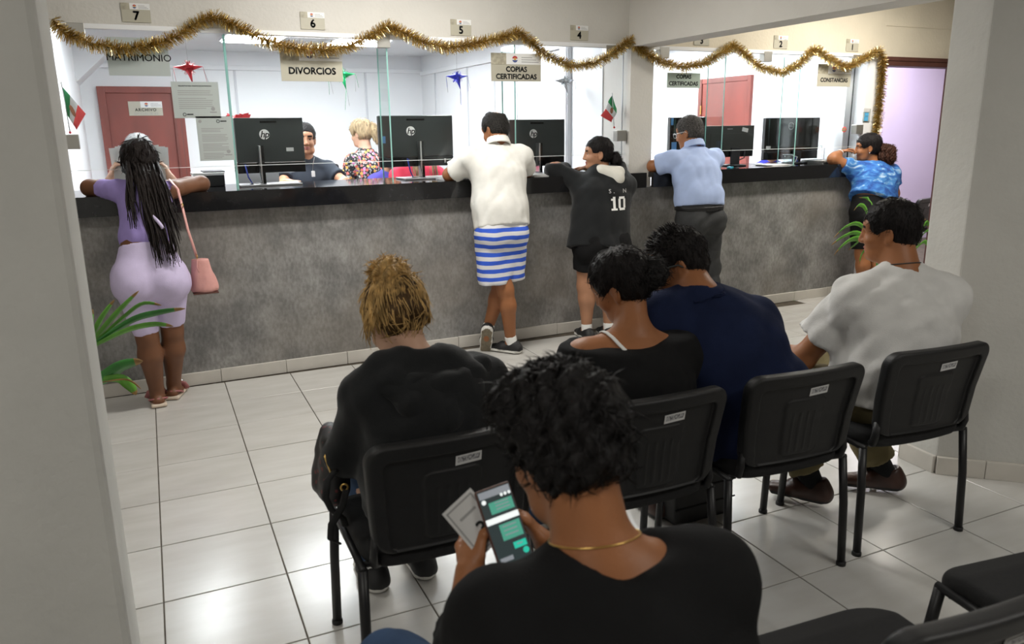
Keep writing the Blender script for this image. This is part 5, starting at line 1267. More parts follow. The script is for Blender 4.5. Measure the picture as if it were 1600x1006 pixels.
# ---- clerks behind the glass
def clerk(label, x, y, zc, yaw, down, skin_, topm, topn, hairs, D=None, sl=.7, el=None, wr=None, hands=None, eyes=False, fac=0, sw=.18, headkw=None, drop=.30, sc=1., seat=True, neck=(.062, .055), hh=.006, lean=.0):
    f = Rz(math.radians(fac)); W = lambda a, b, z: tuple(np.array([x, y, 0])+f@V3(a, b, 0)+V3(0, 0, z)); zs = zc-drop
    J = dict(hc=(x, y, zc), head=(yaw, down, 0), nb=W(0, -.06-lean*.2, zc-.145), shl=W(-sw, -.07-lean*.3, zc-.235), shr=W(sw, -.07-lean*.3, zc-.235), che=W(0, -.08-lean*.4, zc-.33), wai=W(0, -.12-lean, zc-.55), pel=W(0, -.13-lean, zc-.72),
             ell=el[0] if el else W(-.24, .02, zc-.50), elr=el[1] if el else W(.24, .02, zc-.50), wrl=wr[0] if wr else W(-.12, .22, zc-.52), wrr=wr[1] if wr else W(.12, .22, zc-.52),
             hpl=W(-.09, -.13-lean, zc-.74), hpr=W(.09, -.13-lean, zc-.74))
    if seat: J.update(knl=W(-.12, .26, zc-.74), knr=W(.12, .26, zc-.74), anl=W(-.12, .24, max(.085, zc-1.15)), anr=W(.12, .24, max(.085, zc-1.15)))
    else: J.update(knl=W(-.09, -.10, .48), knr=W(.09, -.10, .48), anl=W(-.09, -.10, .085), anr=W(.09, -.10, .085))
    r = figure(label, W(0, -.1, 0), J, {**dict(che=(.16, .11), wai=(.15, .11), pel=(.16, .12)), **(D or {})}, skin_,
        dict(name=topn, mat=topm, g=.014, sg=.016, sleeve=sl, cuff=.024, hem=(W(0, -.13-lean, zc-.70), (.18, .14)), neck=neck, fold=(.006, 26, 5), h=.012),
        dict(name='trousers', mat='navy_dark', g=.012, g1=.022, fr=1.9, waist=W(0, -.13, zc-.66), h=.014), None, hairs, hands, sc=sc, h=.013, eyes=eyes, hh=hh, headkw=headkw)
    return J
J = clerk('grey-haired clerk behind the left counter holding papers, mostly hidden by the braided woman', .095, .80, 1.46, 180, 30, 'skin_light', 'navy_dark', 'blouse',
    [dict(p=cap(.016, back=.004), mat='hair_grey', fold=(.0015, 100, 2), h=.006, cuts=[((0, 0, -.05), (0, 0, -1))])], sl=.9, fac=180, el=((.34, .70, 1.16), (-.19, .70, 1.16)), wr=((.262, .505, 1.315), (-.10, .505, 1.315)),
    hands=dict(l=dict(d=(-.15, .05, .5), n=(-1, .2, 0), th=1, curl=.7, res=.006), r=dict(d=(.15, .05, .5), n=(1, .2, 0), th=-1, curl=.7, res=.006)), drop=.3)
for i in range(3): 
    o = thing('document', ('white sheet held by the grey-haired clerk, rearmost', 'white sheet held by the grey-haired clerk, middle of three', 'white sheet held by the grey-haired clerk, nearest the glass')[i], 'paper', (.09, .52, 1.29)); a = (-.06, .05, -.02)[i]
    c, s = math.cos(a), math.sin(a); cx, cz, w_, hh_ = (.115, .07, .10)[i], 1.415, .15, .105
    P = [(cx+c*u-s*v, .545-.012*i+.12*v, cz+s*u+c*v) for u, v in ((-w_, -hh_), (w_, -hh_), (w_, hh_), (-w_, hh_))]
    MB().add(P+[(x, y+.001, z) for x, y, z in P], [(0, 1, 2, 3), (7, 6, 5, 4), (0, 4, 5, 1), (1, 5, 6, 2), (2, 6, 7, 3), (3, 7, 4, 0)]).mk('sheet', 'paper', o, smooth=False)
    ln = MB()
    for k in range(6): v = .06-.018*k; ln.box((cx-w_*.7, .543-.012*i+.12*v, cz+v), (cx+w_*.4, .5435-.012*i+.12*v, cz+v+.003))
    ln.mk('small_print', 'ink_grey', o, smooth=False, kind='stuff')
clerk('seated clerk in a dark T-shirt facing the room, half hidden by the left monitor', 1.405, 1.65, 1.535, 172, 2, 'skin_mid', 'dark_tee', 't_shirt',
    [dict(p=cap(.010), mat='hair_black', fold=(.002, 200, 2), cuts=[((0, 0, -.05), (0, 0, -1))])], fac=180, sl=.62, el=((1.69, 1.5, 1.17), (1.17, 1.5, 1.17)), wr=((1.60, 1.30, 1.19), (1.25, 1.3, 1.19)), eyes=True, hh=.0045, sc=1.04, headkw=dict(jaw=1.7, nose=1.1), D=dict(che=(.18, .12), ua=.056, nk=.06))
mb = MB(); t = [x for x in bpy.data.objects if x.name.startswith('person')][-1]
mb.tube([(1.44, 1.50, 1.39), (1.435, 1.555, 1.33), (1.43, 1.56, 1.27)], .003, 5); mb.mk('lanyard', 'silver', t); box('tag', (1.415, 1.545, 1.225), (1.445, 1.55, 1.275), 'sign_white', t, bevel=.002)
J = clerk('blond clerk in a flowered blouse standing with her back turned', 2.095, 2.40, 1.575, 40, 12, 'skin_light', 'floral', 'blouse',
    [dict(p=cap(.016, side=.004, back=.008), mat='hair_ash', fold=(.004, 110, 2), h=.006), dict(name='ponytail', p=plus(blob((.02, -.125, .03), (.05, .04, .045)), blob((.03, -.155, -.03), (.05, .045, .065)), blob((.03, -.16, -.085), (.045, .035, .05))), mat='hair_ash', fold=(.008, 110, 4), h=.006)], fac=25, seat=False, drop=.3, sl=.85, D=dict(che=(.145, .11), wai=(.15, .115)))
mk('hair_clip', *sdf([ball(np.array(J['hc'])+J['_R']@V3(.01, -.105, .05), (.02, .012, .03))], .006), 'ink', J['_root'])
clerk('person in a violet collared shirt sitting behind the large second monitor', 2.25, 1.95, 1.39, 170, 10, 'skin_mid', 'violet_shirt', 'shirt',
    [dict(p=cap(.012), mat='hair_black', h=.007)], fac=180, sw=.15, D=dict(che=(.14, .11), ua=.045, sh=.042), neck=(.075, .03))
J = clerk('long-haired person in a red top bent low behind the second monitor', 2.30, 1.30, 1.47, 175, 35, 'skin_mid', 'red_top', 'red_blouse',
    [dict(p=cap(.018), mat='hair_root', h=.007)], fac=180)
rr = random.Random(3); strandset(J['_root'], 'long_hair', 'hair_ash', [[(2.30+a, 1.23, 1.50), (2.30+a*1.2, 1.17, 1.38), (2.30+a*1.2+rr.uniform(-.03, .03), 1.13+rr.uniform(-.02, .02), 1.20)] for a in [rr.choice([-1, 1])*rr.uniform(.03, .095) for _ in range(46)]], .006, 5)
clerk('clerk in a royal blue shirt hidden behind the wide glossy monitor', 5.86, .78, 1.405, 160, 20, 'skin_mid', 'royal_blue', 'shirt', [dict(p=cap(.012), mat='hair_black', h=.007)], fac=170)
def office_chair(label, x, y, rz):
    t = thing('office_chair', label, 'chair', (x, y, 0)); R = Rz(rz)
    pt = lambda a, b, c: tuple(np.array([x, y, 0])+R@V3(a, b, c))
    mk('backrest', *sdf([rbox(pt(0, -.24, 1.07), (.25, .025, .24), .024, R.T)], .012), 'black_fabric', t)
    mk('seat', *sdf([rbox(pt(0, 0, .74), (.24, .23, .04), .035, R.T)], .014), 'black_fabric', t)
    MB().tube([pt(0, -.1, .70), pt(0, -.27, .72), pt(0, -.275, .95)], .02, 8).mk('back_bar', 'black_metal', t)
    MB().tube([pt(0, 0, .1), pt(0, 0, .70)], .025, 10).mk('gas_column', 'black_metal', t)
    for k in range(5): a = k*1.2566; MB().tube([pt(0, 0, .1), pt(.28*math.cos(a), .28*math.sin(a), .05), pt(.29*math.cos(a), .29*math.sin(a), .0)], .018, 6).mk('foot', 'black_plastic', t)
office_chair('black office chair behind the clerk in the dark T-shirt', 1.47, 1.86, math.pi-.25)
# ---- front row of sitters
def seated(label, hc, head, nb, shl, shr, che, wai, pel, D, skin_, top, bottom, shoes, hairs, ell, elr, wrl, wrr, knl, knr, anl, anr, **kw):
    J = dict(hc=hc, head=head, nb=nb, shl=shl, shr=shr, che=che, wai=wai, pel=pel, ell=ell, elr=elr, wrl=wrl, wrr=wrr, knl=knl, knr=knr, anl=anl, anr=anr,
             hpl=(pel[0]-.09, pel[1], pel[2]-.01), hpr=(pel[0]+.09, pel[1], pel[2]-.01), glb=.02)
    J.update(kw.pop('extra', {}))
    figure(label, (pel[0], pel[1], 0), J, D, skin_, top, bottom, shoes, hairs, **kw)
    return J
# blond bun, black hoodie
J = seated('seated woman with a messy blond bun in a black hoodie, seen from behind', (.665, -3.10, 1.062), (14, 42, 4), (.70, -3.175, .965), (.560, -3.17, .885), (.890, -3.19, .875), (.72, -3.215, .80), (.71, -3.225, .62), (.72, -3.205, .565),
    dict(che=(.175, .125), wai=(.18, .135), pel=(.18, .13), nk=.047, sh=.060, ua=.056, el=.048), 'skin_light',
    dict(name='hoodie', mat='hoodie_black', g=.020, sg=.018, sleeve=1.9, cuff=.014, hem=((.72, -3.21, .53), (.215, .165)), neck=(.062, .05), fold=(.007, 24, 2),
         add=[seg((.60, -3.255, .925), (.72, -3.335, .825), .038, .045, k=.02), seg((.83, -3.27, .915), (.72, -3.335, .825), .038, .045, k=.02), seg((.59, -3.20, .955), (.79, -3.215, .945), .045, .045, k=.035)]),
    dict(name='trousers', mat='jeans', g=.012, g1=.02, fr=1.92, waist=(.72, -3.21, .60)), 'sneaker',
    [dict(p=plus(cap(.014, back=.006)), mat='hair_root', fold=(.004, 110, 2), st=(.5, .5, 1), fm='hair_blonde', fz=dict(n=430, l=.045, r=.0017, jit=.15)), dict(name='hair_bun', p=plus(blob((-.005, -.055, .125), (.050, .052, .036), .02), blob((.025, -.035, .142), (.034, .036, .024), .015), blob((-.02, -.08, .11), (.040, .034, .03), .02), blob((0, -.07, .075), (.06, .05, .05), .03)), mat='hair_blonde', fold=(.013, 85, 5), st=(1, 1, 1))],
    (.49, -3.09, .665), (.935, -3.12, .655), (.60, -2.86, .63), (.80, -2.86, .63), (.63, -2.80, .535), (.82, -2.80, .535), (.64, -2.76, .085), (.82, -2.76, .085), sc=.97, hh=.005)
mk('hood', *largest(*sdf([seg((.565, -3.215, .935), (.64, -3.30, .868), .034, .040, k=.03), seg((.64, -3.30, .868), (.725, -3.335, .822), .040, .042, k=.03), seg((.725, -3.335, .822), (.80, -3.31, .862), .042, .040, k=.03), seg((.80, -3.31, .862), (.872, -3.24, .92), .040, .034, k=.03), seg((.66, -3.275, .90), (.79, -3.285, .895), .045, k=.02)], .008, noise=lambda X, Y, Z: folds(X, Y, Z, 30, .006, 3))), 'hoodie_black', J['_root'])
rr = random.Random(9); R = J['_R']; hc = np.array(J['hc']); polys = []
for i in range(300):
    th = rr.uniform(-1.9, 1.9); r0 = .088
    r0 = .080; a = hc+R@V3(r0*math.sin(th), -.03-.074*math.cos(th), rr.uniform(-.055, .03)); b = hc+R@V3(.084*math.sin(th*.7), -.045-.075*math.cos(th*.7), .075); c_ = hc+R@V3(rr.uniform(-.04, .04), -.055, .115+rr.uniform(0, .02))
    polys.append([a, lerp(a, b, .5)+R@V3(.014*math.sin(th), -.014*math.cos(th), 0), b, c_])
for i in range(46):
    b = hc+R@V3(rr.uniform(-.03, .03), -.055, .12); d = nrm(np.array([rr.gauss(0, 1) for _ in range(3)])); polys.append([b+d*.03, b+d*.05+V3(0, 0, .008), b+d*.06+V3(rr.uniform(-.015, .015), 0, .0)])
for i in range(40):
    a = hc+R@V3(-.088, rr.uniform(-.06, .02), rr.uniform(-.02, .03)); polys.append([a, a+V3(-.008, 0, -.03), a+V3(rr.uniform(-.022, .008), rr.uniform(-.01, .01), rr.uniform(-.085, -.05))])
strandset(J['_root'], 'hair_strands', 'hair_blonde', polys, .0017, 4)
# her bag at the left of the chair
t = thing('shoulder_bag', 'black flowered shoulder bag hanging at the left of the blond woman', 'bag', (.45, -3.05, .48))
mk('bag_body', *sdf([seg((.455, -3.02, .55), (.475, -3.04, .69), (.05, .11), (.045, .085), (1, 0, 0), .02)], .008, noise=lambda X, Y, Z: folds(X, Y, Z, 40, .006, 2)), 'bag_floral', t)
MB().tube([(.445, -3.10, .70), (.425, -3.12, .68), (.437, -3.13, .63)], .004, 6).mk('zip', 'gold', t)
MB().tube([(.455, -3.13, .64), (.410, -3.20, .64), (.398, -3.22, .60), (.412, -3.22, .56), (.445, -3.21, .52), (.452, -3.2, .49)], .011, 6, flat=.4).mk('strap', 'black_fabric', t)
MB().tube([(.462, -3.2, .60), (.442, -3.23, .57), (.405, -3.235, .52), (.400, -3.23, .475), (.43, -3.2, .44)], .011, 6, flat=.4).mk('strap', 'black_fabric', t)
ringband(t, 'strap_buckle', 'gold', (.46, -3.19, .605), (.2, 1, 0), .010, .003)

# off-shoulder black top, low bun
J = seated('seated woman in an off-the-shoulder black top with her dark hair in a low bun', (1.470, -3.075, 1.075), (30, 26, -8), (1.462, -3.165, .965), (1.285, -3.15, .885), (1.625, -3.20, .860), (1.445, -3.215, .775), (1.40, -3.225, .61), (1.38, -3.21, .565),
    dict(che=(.175, .13), wai=(.18, .14), pel=(.18, .13), nk=.052, sh=.056, ua=.058), 'skin_tan',
    dict(name='black_top', mat='black_cotton', g=.018, sg=.016, sleeve=.9, hem=((1.385, -3.215, .53), (.215, .17)), neck=(.06, .055), fold=(.006, 30, 3), cuts=[((1.465, -3.29, .905), (-.03, -.10, 1))]),
    dict(name='trousers', mat='jeans', g=.012, g1=.02, fr=1.92, waist=(1.38, -3.21, .60)), 'sneaker',
    [dict(p=cap(.012, back=.008), mat='hair_black', fold=(.0025, 120, 2)), dict(name='hair_bun', p=plus(blob((.035, -.115, -.005), (.060, .045, .048)), blob((.075, -.10, -.01), (.035, .035, .035)), blob((.0, -.085, 0), (.05, .04, .05))), mat='hair_soft', fold=(.010, 90, 4), st=(1, 1, 1))],
    (1.24, -3.06, .64), (1.70, -3.12, .63), (1.36, -2.86, .63), (1.50, -2.86, .63), (1.28, -2.82, .535), (1.48, -2.82, .535), (1.29, -2.80, .085), (1.48, -2.80, .085), sc=.97)
MB().tube(hug(J, [lerp((1.350, -3.12, .965), (1.395, -3.32, .86), q) for q in np.linspace(0, 1, 9)], .003), .0085, 6, flat=.4).mk('bra_strap', 'sock', J['_root'])
rr = random.Random(5); hc = np.array(J['hc']); R = J['_R']
strandset(J['_root'], 'hair_strands', 'hair_black', [[hc+R@V3(.05, -.11, 0)+nrm(np.array([rr.gauss(0, 1), rr.gauss(0, 1), rr.gauss(0, 1)]))*l for l in (.03, .055, .075)] for _ in range(60)], .0012, 3)

# navy shirt, glasses
J = seated('seated man in a navy shirt with black-framed glasses and short spiky hair', (1.775, -2.985, 1.112), (54, 18, 0), (1.79, -3.10, 1.035), (1.625, -3.04, .945), (1.990, -3.15, .920), (1.835, -3.17, .81), (1.93, -3.235, .62), (1.965, -3.22, .565),
    dict(che=(.205, .14), wai=(.215, .155), pel=(.195, .145), nk=.066, sh=.072, ua=.062, el=.05), 'skin_tan',
    dict(name='navy_shirt', mat='navy', g=.020, sg=.024, sleeve=.92, cuff=.030, hem=((1.96, -3.225, .53), (.245, .18)), neck=(.070, .06), fold=(.007, 22, 6)),
    dict(name='trousers', mat='black_cotton', g=.012, g1=.02, fr=1.92, waist=(1.965, -3.22, .60)), 'dress',
    [dict(p=cap(.007, back=.0), mat='hair_black', fold=(.002, 200, 2), cuts=[((0, 0, -.060), (0, 0, -1))])],
    (1.58, -2.90, .70), (2.12, -3.02, .66), (1.72, -2.72, .66), (1.92, -2.76, .64), (1.86, -2.80, .535), (2.06, -2.81, .535), (1.86, -2.78, .085), (2.07, -2.80, .085), sc=1.03)
hc = np.array(J['hc']); R = J['_R']; glasses(J['_root'], hc, R, 1.03, 'ink', .028, .020, .0035)
rr = random.Random(8); sp = []
for i in range(420):
    d = nrm(np.array([rr.gauss(0, 1), rr.gauss(0, 1), abs(rr.gauss(0, 1))*1.2+.25])); a = hc+R@(V3(0, -.012, .037)*1.03+d*V3(.078, .098, .092)*1.03); l = rr.uniform(.008, .018)*(1.2 if d[1] > -.2 else .6)
    sp.append([a, a+R@(d*l*.6+V3(0, .003, .004)), a+R@(d*l+V3(0, .008, .004))])
strandset(J['_root'], 'hair_spikes', 'hair_black', sp, .0022, 4)
mk('collar', *largest(*sdf([seg(np.array(J['nb'])+V3(.004, -.02, -.045), np.array(J['nb'])+V3(-.004, .012, .030), .092, .074, k=.005, capa=1, capb=1), seg(np.array(J['nb'])+V3(0, -.02, -.03), np.array(J['nb'])+V3(-.004, .014, .07), .080, .066, k=.006, op='s')], .007)), 'navy', J['_root'])

# white T-shirt, khaki trousers
J = seated('seated man in a white T-shirt and khaki trousers on the chair by the column', (2.718, -3.12, 1.180), (30, 6, 0), (2.715, -3.20, 1.045), (2.525, -3.16, .955), (2.870, -3.27, .945), (2.68, -3.235, .82), (2.615, -3.255, .62), (2.60, -3.24, .565),
    dict(che=(.205, .135), wai=(.195, .15), pel=(.185, .14), nk=.066, sh=.070, ua=.060, el=.047, fo=.046), 'skin_tan',
    dict(name='t_shirt', mat='tee_white', g=.020, sg=.026, sleeve=.66, cuff=.040, hem=((2.58, -3.265, .50), (.225, .175)), neck=(.074, .052), fold=(.012, 24, 7), fst=(1, 1, .7)),
    dict(name='trousers', mat='khaki', g=.014, g1=.030, fr=1.90, waist=(2.60, -3.24, .60), fold=(.006, 30, 2)), 'dress',
    [dict(p=cap(.011, back=.003), mat='hair_black', fold=(.0015, 200, 2), cuts=[((0, 0, -.060), (0, 0, -1)), ])],
    (2.415, -3.01, .665), (2.985, -3.14, .64), (2.36, -2.785, .640), (2.80, -2.88, .62), (2.42, -2.83, .545), (2.72, -2.86, .545), (2.505, -3.03, .105), (2.885, -3.09, .10),
    sc=.98, extra=dict(ftl=(-.55, .83, -.05), ftr=(-.75, .65, -.1), shd=.03), hands=dict(l=dict(d=(-.6, .75, -.15), n=(.1, .0, -1), curl=.35, res=.006)))
ringband(J['_root'], 'watch_strap', 'black_plastic', lerp(J['wrl'], J['ell'], .14), np.subtract(J['wrl'], J['ell']), .031, .008, flat=1.2)
mk('watch_case', *sdf([ball(lerp(J['wrl'], J['ell'], .14)+V3(-.005, -.01, .034), (.018, .018, .008))], .005), 'monitor_band', J['_root'])
necklace(J, 'neck_cord', 'ink', np.array(J['nb'])+V3(0, .012, .012), (.05, .25, 1), .0024)
bxx = thing('cardboard_folder', 'tan cardboard folder on the lap between the navy-shirted and white-shirted men', 'folder', (2.33, -2.72, .615))
box('cover', (2.16, -2.80, .616), (2.42, -2.62, .624), 'rubber_tan', bxx, bevel=.001); box('sheet', (2.165, -2.795, .6245), (2.415, -2.625, .628), 'paper', bxx)
t = thing('floor_bag', 'black boxy bag standing on the floor under the third chair', 'bag', (1.98, -2.85, 0))
mk('bag_body', *sdf([rbox((2.0, -2.86, .165), (.15, .085, .163), .02)], .009), 'black_plastic', t)
for z in (.08, .16, .24): box('seam', (1.845, -2.948, z), (2.155, -2.9445, z+.006), 'black_fabric', t)
MB().tube([(1.93, -2.86, .325), (1.94, -2.86, .37), (2.06, -2.86, .37), (2.07, -2.86, .325)], .009, 6).mk('handle', 'black_fabric', t)

# ---- man with the phone in the foreground
J = seated('man with thick black hair, gold chain and black T-shirt, holding a phone', (.598, -4.220, 1.090), (6, 23, 0), (.610, -4.305, .955), (.460, -4.27, .855), (.770, -4.375, .900), (.615, -4.36, .77), (.63, -4.37, .62), (.64, -4.355, .565),
    dict(che=(.200, .135), wai=(.19, .15), pel=(.185, .14), nk=.060, sh=.062, ua=.058, el=.048), 'skin_tan',
    dict(name='black_t_shirt', mat='black_cotton', g=.016, sg=.022, sleeve=.75, cuff=.030, hem=((.635, -4.36, .52), (.225, .175)), neck=(.104, .060), nx=.022, nf=-.018, nz=.07, fold=(.006, 24, 3)),
    dict(name='jeans', mat='jeans', g=.014, g1=.022, fr=1.92, waist=(.64, -4.355, .60)), 'sneaker',
    [dict(p=plus(cap(.012, side=.006, back=.008), blob((0, .03, .10), (.072, .068, .036), .03), blob((-.03, .045, .082), (.062, .058, .042), .03)), mat='hair_soft', fold=(.011, 85, 2), st=(1, 1, 1), cuts=[((0, 0, -.085), (0, -.25, -1))])],
    (.44, -4.15, .69), (.84, -4.20, .69), (.490, -4.055, .800), (.660, -4.05, .805), (.36, -3.93, .545), (.74, -3.94, .56), (.36, -3.90, .085), (.75, -3.92, .085), sc=1.0, hh=.0045,
    hands=dict(l=dict(d=(.30, .35, .62), n=(.75, .15, -.35), th=-1, curl=.85, res=.0035, sc=.92), r=dict(d=(-.35, .3, .55), n=(-.75, .15, -.35), th=1, curl=.85, res=.0035, sc=.92)))
nb = np.array(J['nb']); necklace(J, 'gold_chain', 'gold', nb+V3(0, .01, .004), (.05, .30, 1), .0016)
rr = random.Random(21); hc = np.array(J['hc']); R = J['_R']; sp = []
for i in range(520):
    d = nrm(np.array([rr.gauss(0, 1), rr.gauss(0, 1), rr.gauss(0, 1)*.8+.55])); a = hc+R@(V3(0, -.010, .045)+d*V3(.085, .103, .096)); q = nrm(np.cross(d, np.array([rr.gauss(0, 1) for _ in range(3)])))
    sp.append([a-R@d*.012, a+R@(d*.006+q*.010), a+R@(d*.008+q*.022), a+R@(q*.030-d*.002)])
strandset(J['_root'], 'hair_curls', 'hair_soft', sp, .0034, 4)
# phone and ticket in his hands
PC = V3(.563, -4.055, .876); pu = nrm(V3(.93, .0, .12)); pv = nrm(V3(-.30, .48, .80)); pv = nrm(pv-pu*np.dot(pv, pu)); pn = np.cross(pu, pv); PR = np.stack([pu, pv, pn])
t = thing('smartphone', 'smartphone with a lit green chat screen held by the man in the foreground', 'phone', tuple(PC-V3(0, 0, .07)))
mk('case', *sdf([rbox(PC, (.0365, .0765, .0048), .0045, PR)], .0025), 'frame_brown', t)
def onph(name, x0, y0, x1, y1, m, lift=.0):
    V = [PC+pu*x+pv*y+pn*(.0052+lift) for x, y in ((x0, y0), (x1, y0), (x1, y1), (x0, y1))]; return mk(name, V, [(0, 1, 2, 3)], m, t, smooth=False)
scn = onph('screen', -.0335, -.073, .0335, .073, 'screen_dark')
for nme, x0, y0, x1, y1, m in (('status_bar', -.032, .058, .032, .071, 'screen_grey'), ('chat_bubble', -.018, .026, .030, .048, 'screen_green'), ('chat_bubble', -.012, -.026, .030, .004, 'screen_green'), ('chat_bubble', .004, -.046, .030, -.034, 'screen_teal'), ('light_band', -.0335, .009, .0335, .020, 'screen_white'), ('text_field', -.030, -.062, -.004, -.054, 'screen_grey')): onph(nme, x0, y0, x1, y1, m, .0006)
mb = MB()
for x, y, r in ((-.026, .052, .0045), (.012, .056, .003), (.020, .056, .003), (.028, .056, .003)): mb.ngon(PC+pu*x+pv*y+pn*.0066, pu, pv, r, 10, th=.0003)
mb.mk('status_icons', 'screen_white', t, smooth=False, kind='stuff')
mb = MB(); mb.ngon(PC+pu*.024+pv*-.054+pn*.0066, pu, pv, .006, 14, th=.0003); mb.mk('send_button', 'screen_teal', t, smooth=False)
mb = MB()
for y in (.044, .038, .032, -.002, -.010, -.018, -.040): mb.add([PC+pu*x+pv*(y+dy)+pn*.0064 for x, dy in ((-.006 if y > -.03 else .01, 0), (.022, 0), (.022, .002), (-.006 if y > -.03 else .01, .002))], [(0, 1, 2, 3)])
mb.mk('chat_text', 'screen_grey', t, smooth=False, kind='stuff')
t = thing('queue_ticket', 'white queue ticket with a large 3 held behind the phone', 'ticket', (.5, -4.03, .83))
TC = V3(.512, -4.035, .884); tu = nrm(V3(.72, .1, .42)); tv = nrm(V3(-.42, .35, .72)); tv = nrm(tv-tu*np.dot(tv, tu)); tn = np.cross(tu, tv); TR = np.stack([tu, tv, tn], 1)
def onti(name, x0, y0, x1, y1, m, lift=0.):
    V = [TC+tu*x+tv*y+tn*lift for x, y in ((x0, y0), (x1, y0), (x1, y1), (x0, y1))]; return mk(name, V+[v-tn*.0004 for v in V], [(0, 1, 2, 3), (7, 6, 5, 4)], m, t, smooth=False)
onti('sheet', -.036, -.055, .036, .055, 'paper')
for a in ((-.031, .046, .031, .049), (-.031, -.049, .031, -.046), (-.031, -.046, -.028, .046), (.028, -.046, .031, .046)): onti('border', *a, 'ink_grey', .0008)
onti('heading', -.018, .020, .02, .025, 'ink_grey', .0008)
text('numeral', '3', .042, 'ink', TC+tu*.006+tv*-.018+tn*.001, t, bold=.02, Rm=TR)
t = thing('folded_paper', 'corner of folded white paper under the right hand of the man with the phone', 'paper', (.64, -4.0, .85))
for k, (a, b) in enumerate((((.632, -4.03, .88), .0), ((.655, -4.03, .862), .4))):
    c = V3(*a); MB().add([c, c+V3(.012, .0, .002), c+V3(.014, .01, .035), c+V3(.006, .012, .04)], [(0, 1, 2, 3)]).mk('sheet', 'paper', t, smooth=False)

# ---------------------------------------------------------------- plants
def leaf(t, pts, w, m, dry=True):
    P = [np.array(p, float) for p in pts]; n = 14; pts2 = []
    from_ = np.linspace(0, len(P)-1, n)
    A = np.array(P); k = len(P)
    def cr(u):
        i = min(int(u), k-2); f = u-i; p0 = A[max(i-1, 0)]; p1 = A[i]; p2 = A[i+1]; p3 = A[min(i+2, k-1)]
        return .5*((2*p1)+(-p0+p2)*f+(2*p0-5*p1+4*p2-p3)*f*f+(-p0+3*p1-3*p2+p3)*f**3)
    C = [cr(u) for u in from_]; V = []; F = []; mi = []
    for i, c in enumerate(C):
        tgt = nrm(C[min(i+1, n-1)]-C[max(i-1, 0)]); sd = nrm(np.cross(tgt, V3(-.35, .8, .35))); u = i/(n-1); ww = w*(math.sin(math.pi*(u*.9+.08))**.7)*(1 if u < .97 else .3)
        up = np.cross(sd, tgt)
        V += [c-sd*ww+up*ww*.3, c, c+sd*ww+up*ww*.3]
    for i in range(n-1):
        for j in (0, 1): F.append((3*i+j, 3*i+j+1, 3*i+j+4, 3*i+j+3)); mi.append(1 if dry and i >= n-3 else 0)
    mk('leaf', V, F, [m, 'leaf_dry'], t, mi=mi).modifiers.new('s', 'SOLIDIFY').thickness = .0012
def pot(t, c, r, h):
    MB().lathe([(r*.7, 0), (r, h), (r*1.08, h), (r*1.08, h+.02), (r*.95, h+.02), (r*.93, h-.02)], c, 28).mk('pot', 'pot', t); MB().lathe([(.001, h-.015), (r*.92, h-.015)], c, 20).mk('soil', 'soil', t)
t = thing('palm_plant', 'potted palm behind the left column, leaf tips reaching into view', 'plant', (-.42, -1.75, 0)); pot(t, (-.42, -1.75, 0), .15, .26)
cs = (-.33, -1.72, .66)
for k in range(3): MB().tube([(-.42+.02*k, -1.75, .24), (-.38, -1.74+.01*k, .45), cs], [.012, .009, .006], 7).mk('stem', 'leaf_dark', t)
b = (-.235, -1.70, .735)
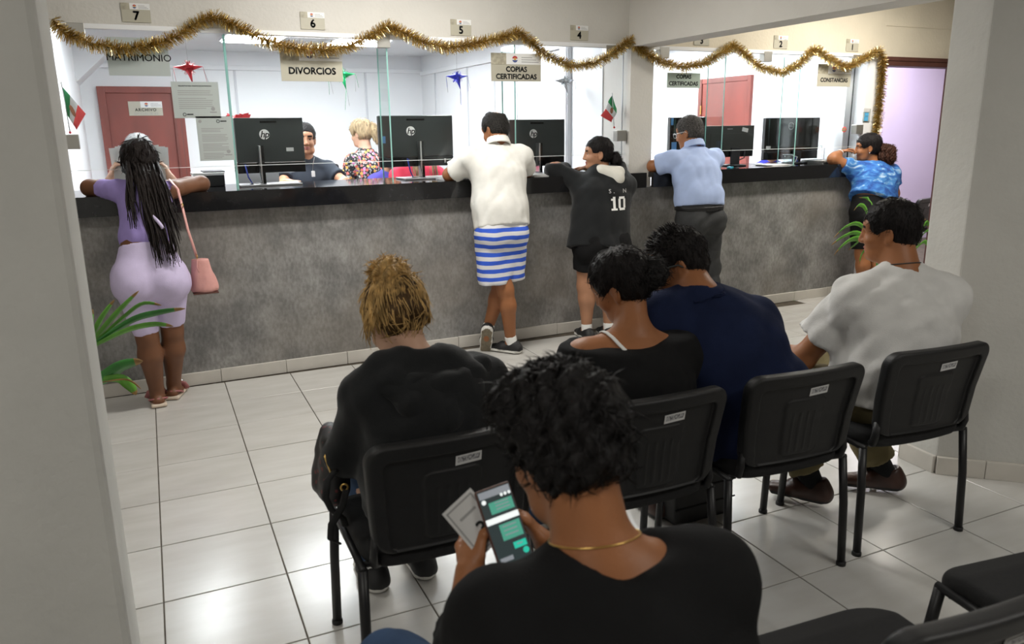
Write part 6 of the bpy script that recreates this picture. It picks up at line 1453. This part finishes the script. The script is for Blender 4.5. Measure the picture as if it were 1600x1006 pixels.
for pts, w_, m in (([b, (-.17, -1.70, .85), (-.105, -1.70, .935)], .012, 'leaf'), ([b, (-.12, -1.70, .86), (-.01, -1.71, .965)], .013, 'leaf'), ([b, (-.06, -1.70, .835), (.05, -1.71, .862), (.16, -1.72, .872)], .017, 'leaf_dark'),
        ([b, (-.08, -1.69, .855), (.0, -1.69, .905), (.07, -1.69, .89)], .010, 'leaf'), ([b, (-.08, -1.71, .80), (.03, -1.71, .815), (.105, -1.72, .80)], .014, 'leaf'), ([b, (-.21, -1.69, .82), (-.19, -1.68, .90)], .013, 'leaf'),
        ([(-.33, -1.72, .55), (-.19, -1.70, .60), (-.11, -1.70, .645), (-.03, -1.70, .66)], .036, 'leaf_dark'), ([(-.22, -1.70, .60), (-.13, -1.70, .595), (-.09, -1.70, .555), (-.072, -1.70, .515)], .022, 'leaf'), ([(-.2, -1.7, .59), (-.1, -1.71, .59), (-.05, -1.71, .54)], .004, 'leaf_dry'),
        ([cs, (-.5, -1.7, .85), (-.62, -1.7, .84)], .02, 'leaf'), ([cs, (-.45, -1.8, .95), (-.5, -1.86, 1.02)], .02, 'leaf_dark')): leaf(t, pts, w_, m)
t = thing('dracaena_plant', 'potted plant with long arching leaves in front of the doorway, behind the white-shirted man', 'plant', (5.56, -.80, 0)); pot(t, (5.56, -.80, 0), .16, .22)
MB().tube([(5.56, -.80, .2), (5.57, -.80, .42), (5.55, -.80, .60)], [.02, .017, .014], 8).mk('stem', 'leaf_dark', t)
MB().tube([(5.58, -.80, .2), (5.80, -.80, .38), (5.98, -.80, .50)], [.02, .014, .010], 8).mk('stem', 'leaf_dark', t)
b = (5.52, -.80, .62)
for pts, w_ in (([b, (5.32, -.80, .80), (5.16, -.80, .80), (5.02, -.80, .715)], .018), ([b, (5.38, -.80, .90), (5.29, -.80, .965), (5.22, -.80, .925)], .016), ([b, (5.30, -.8, .735), (5.14, -.8, .72), (5.0, -.8, .66)], .020), ([b, (5.30, -.80, .69), (5.16, -.80, .66), (5.04, -.80, .575)], .026), ([b, (5.42, -.8, .60), (5.36, -.8, .55), (5.345, -.8, .47)], .022), ([b, (5.40, -.8, .70), (5.30, -.78, .64), (5.22, -.78, .60)], .018), ([b, (5.55, -.7, .95), (5.5, -.6, 1.0)], .02), ([b, (5.62, -.9, .85), (5.7, -.95, .8)], .02)): leaf(t, pts, w_, 'leaf')
c = (5.99, -.80, .52)
for pts, w_ in (([c, (6.06, -.80, .66), (6.11, -.80, .77), (6.17, -.80, .72)], .026), ([c, (6.0, -.8, .70), (6.02, -.8, .78), (6.10, -.8, .80)], .018), ([c, (6.06, -.8, .58), (6.14, -.8, .60), (6.2, -.8, .52)], .02), ([c, (6.08, -.8, .66), (6.16, -.8, .70), (6.2, -.8, .66)], .016)): leaf(t, pts, w_, 'leaf')
# monitors were built under a working name
for o in bpy.data.objects:
    if o.name.startswith('m.') or o.name == 'm': o.name = 'computer_monitor'
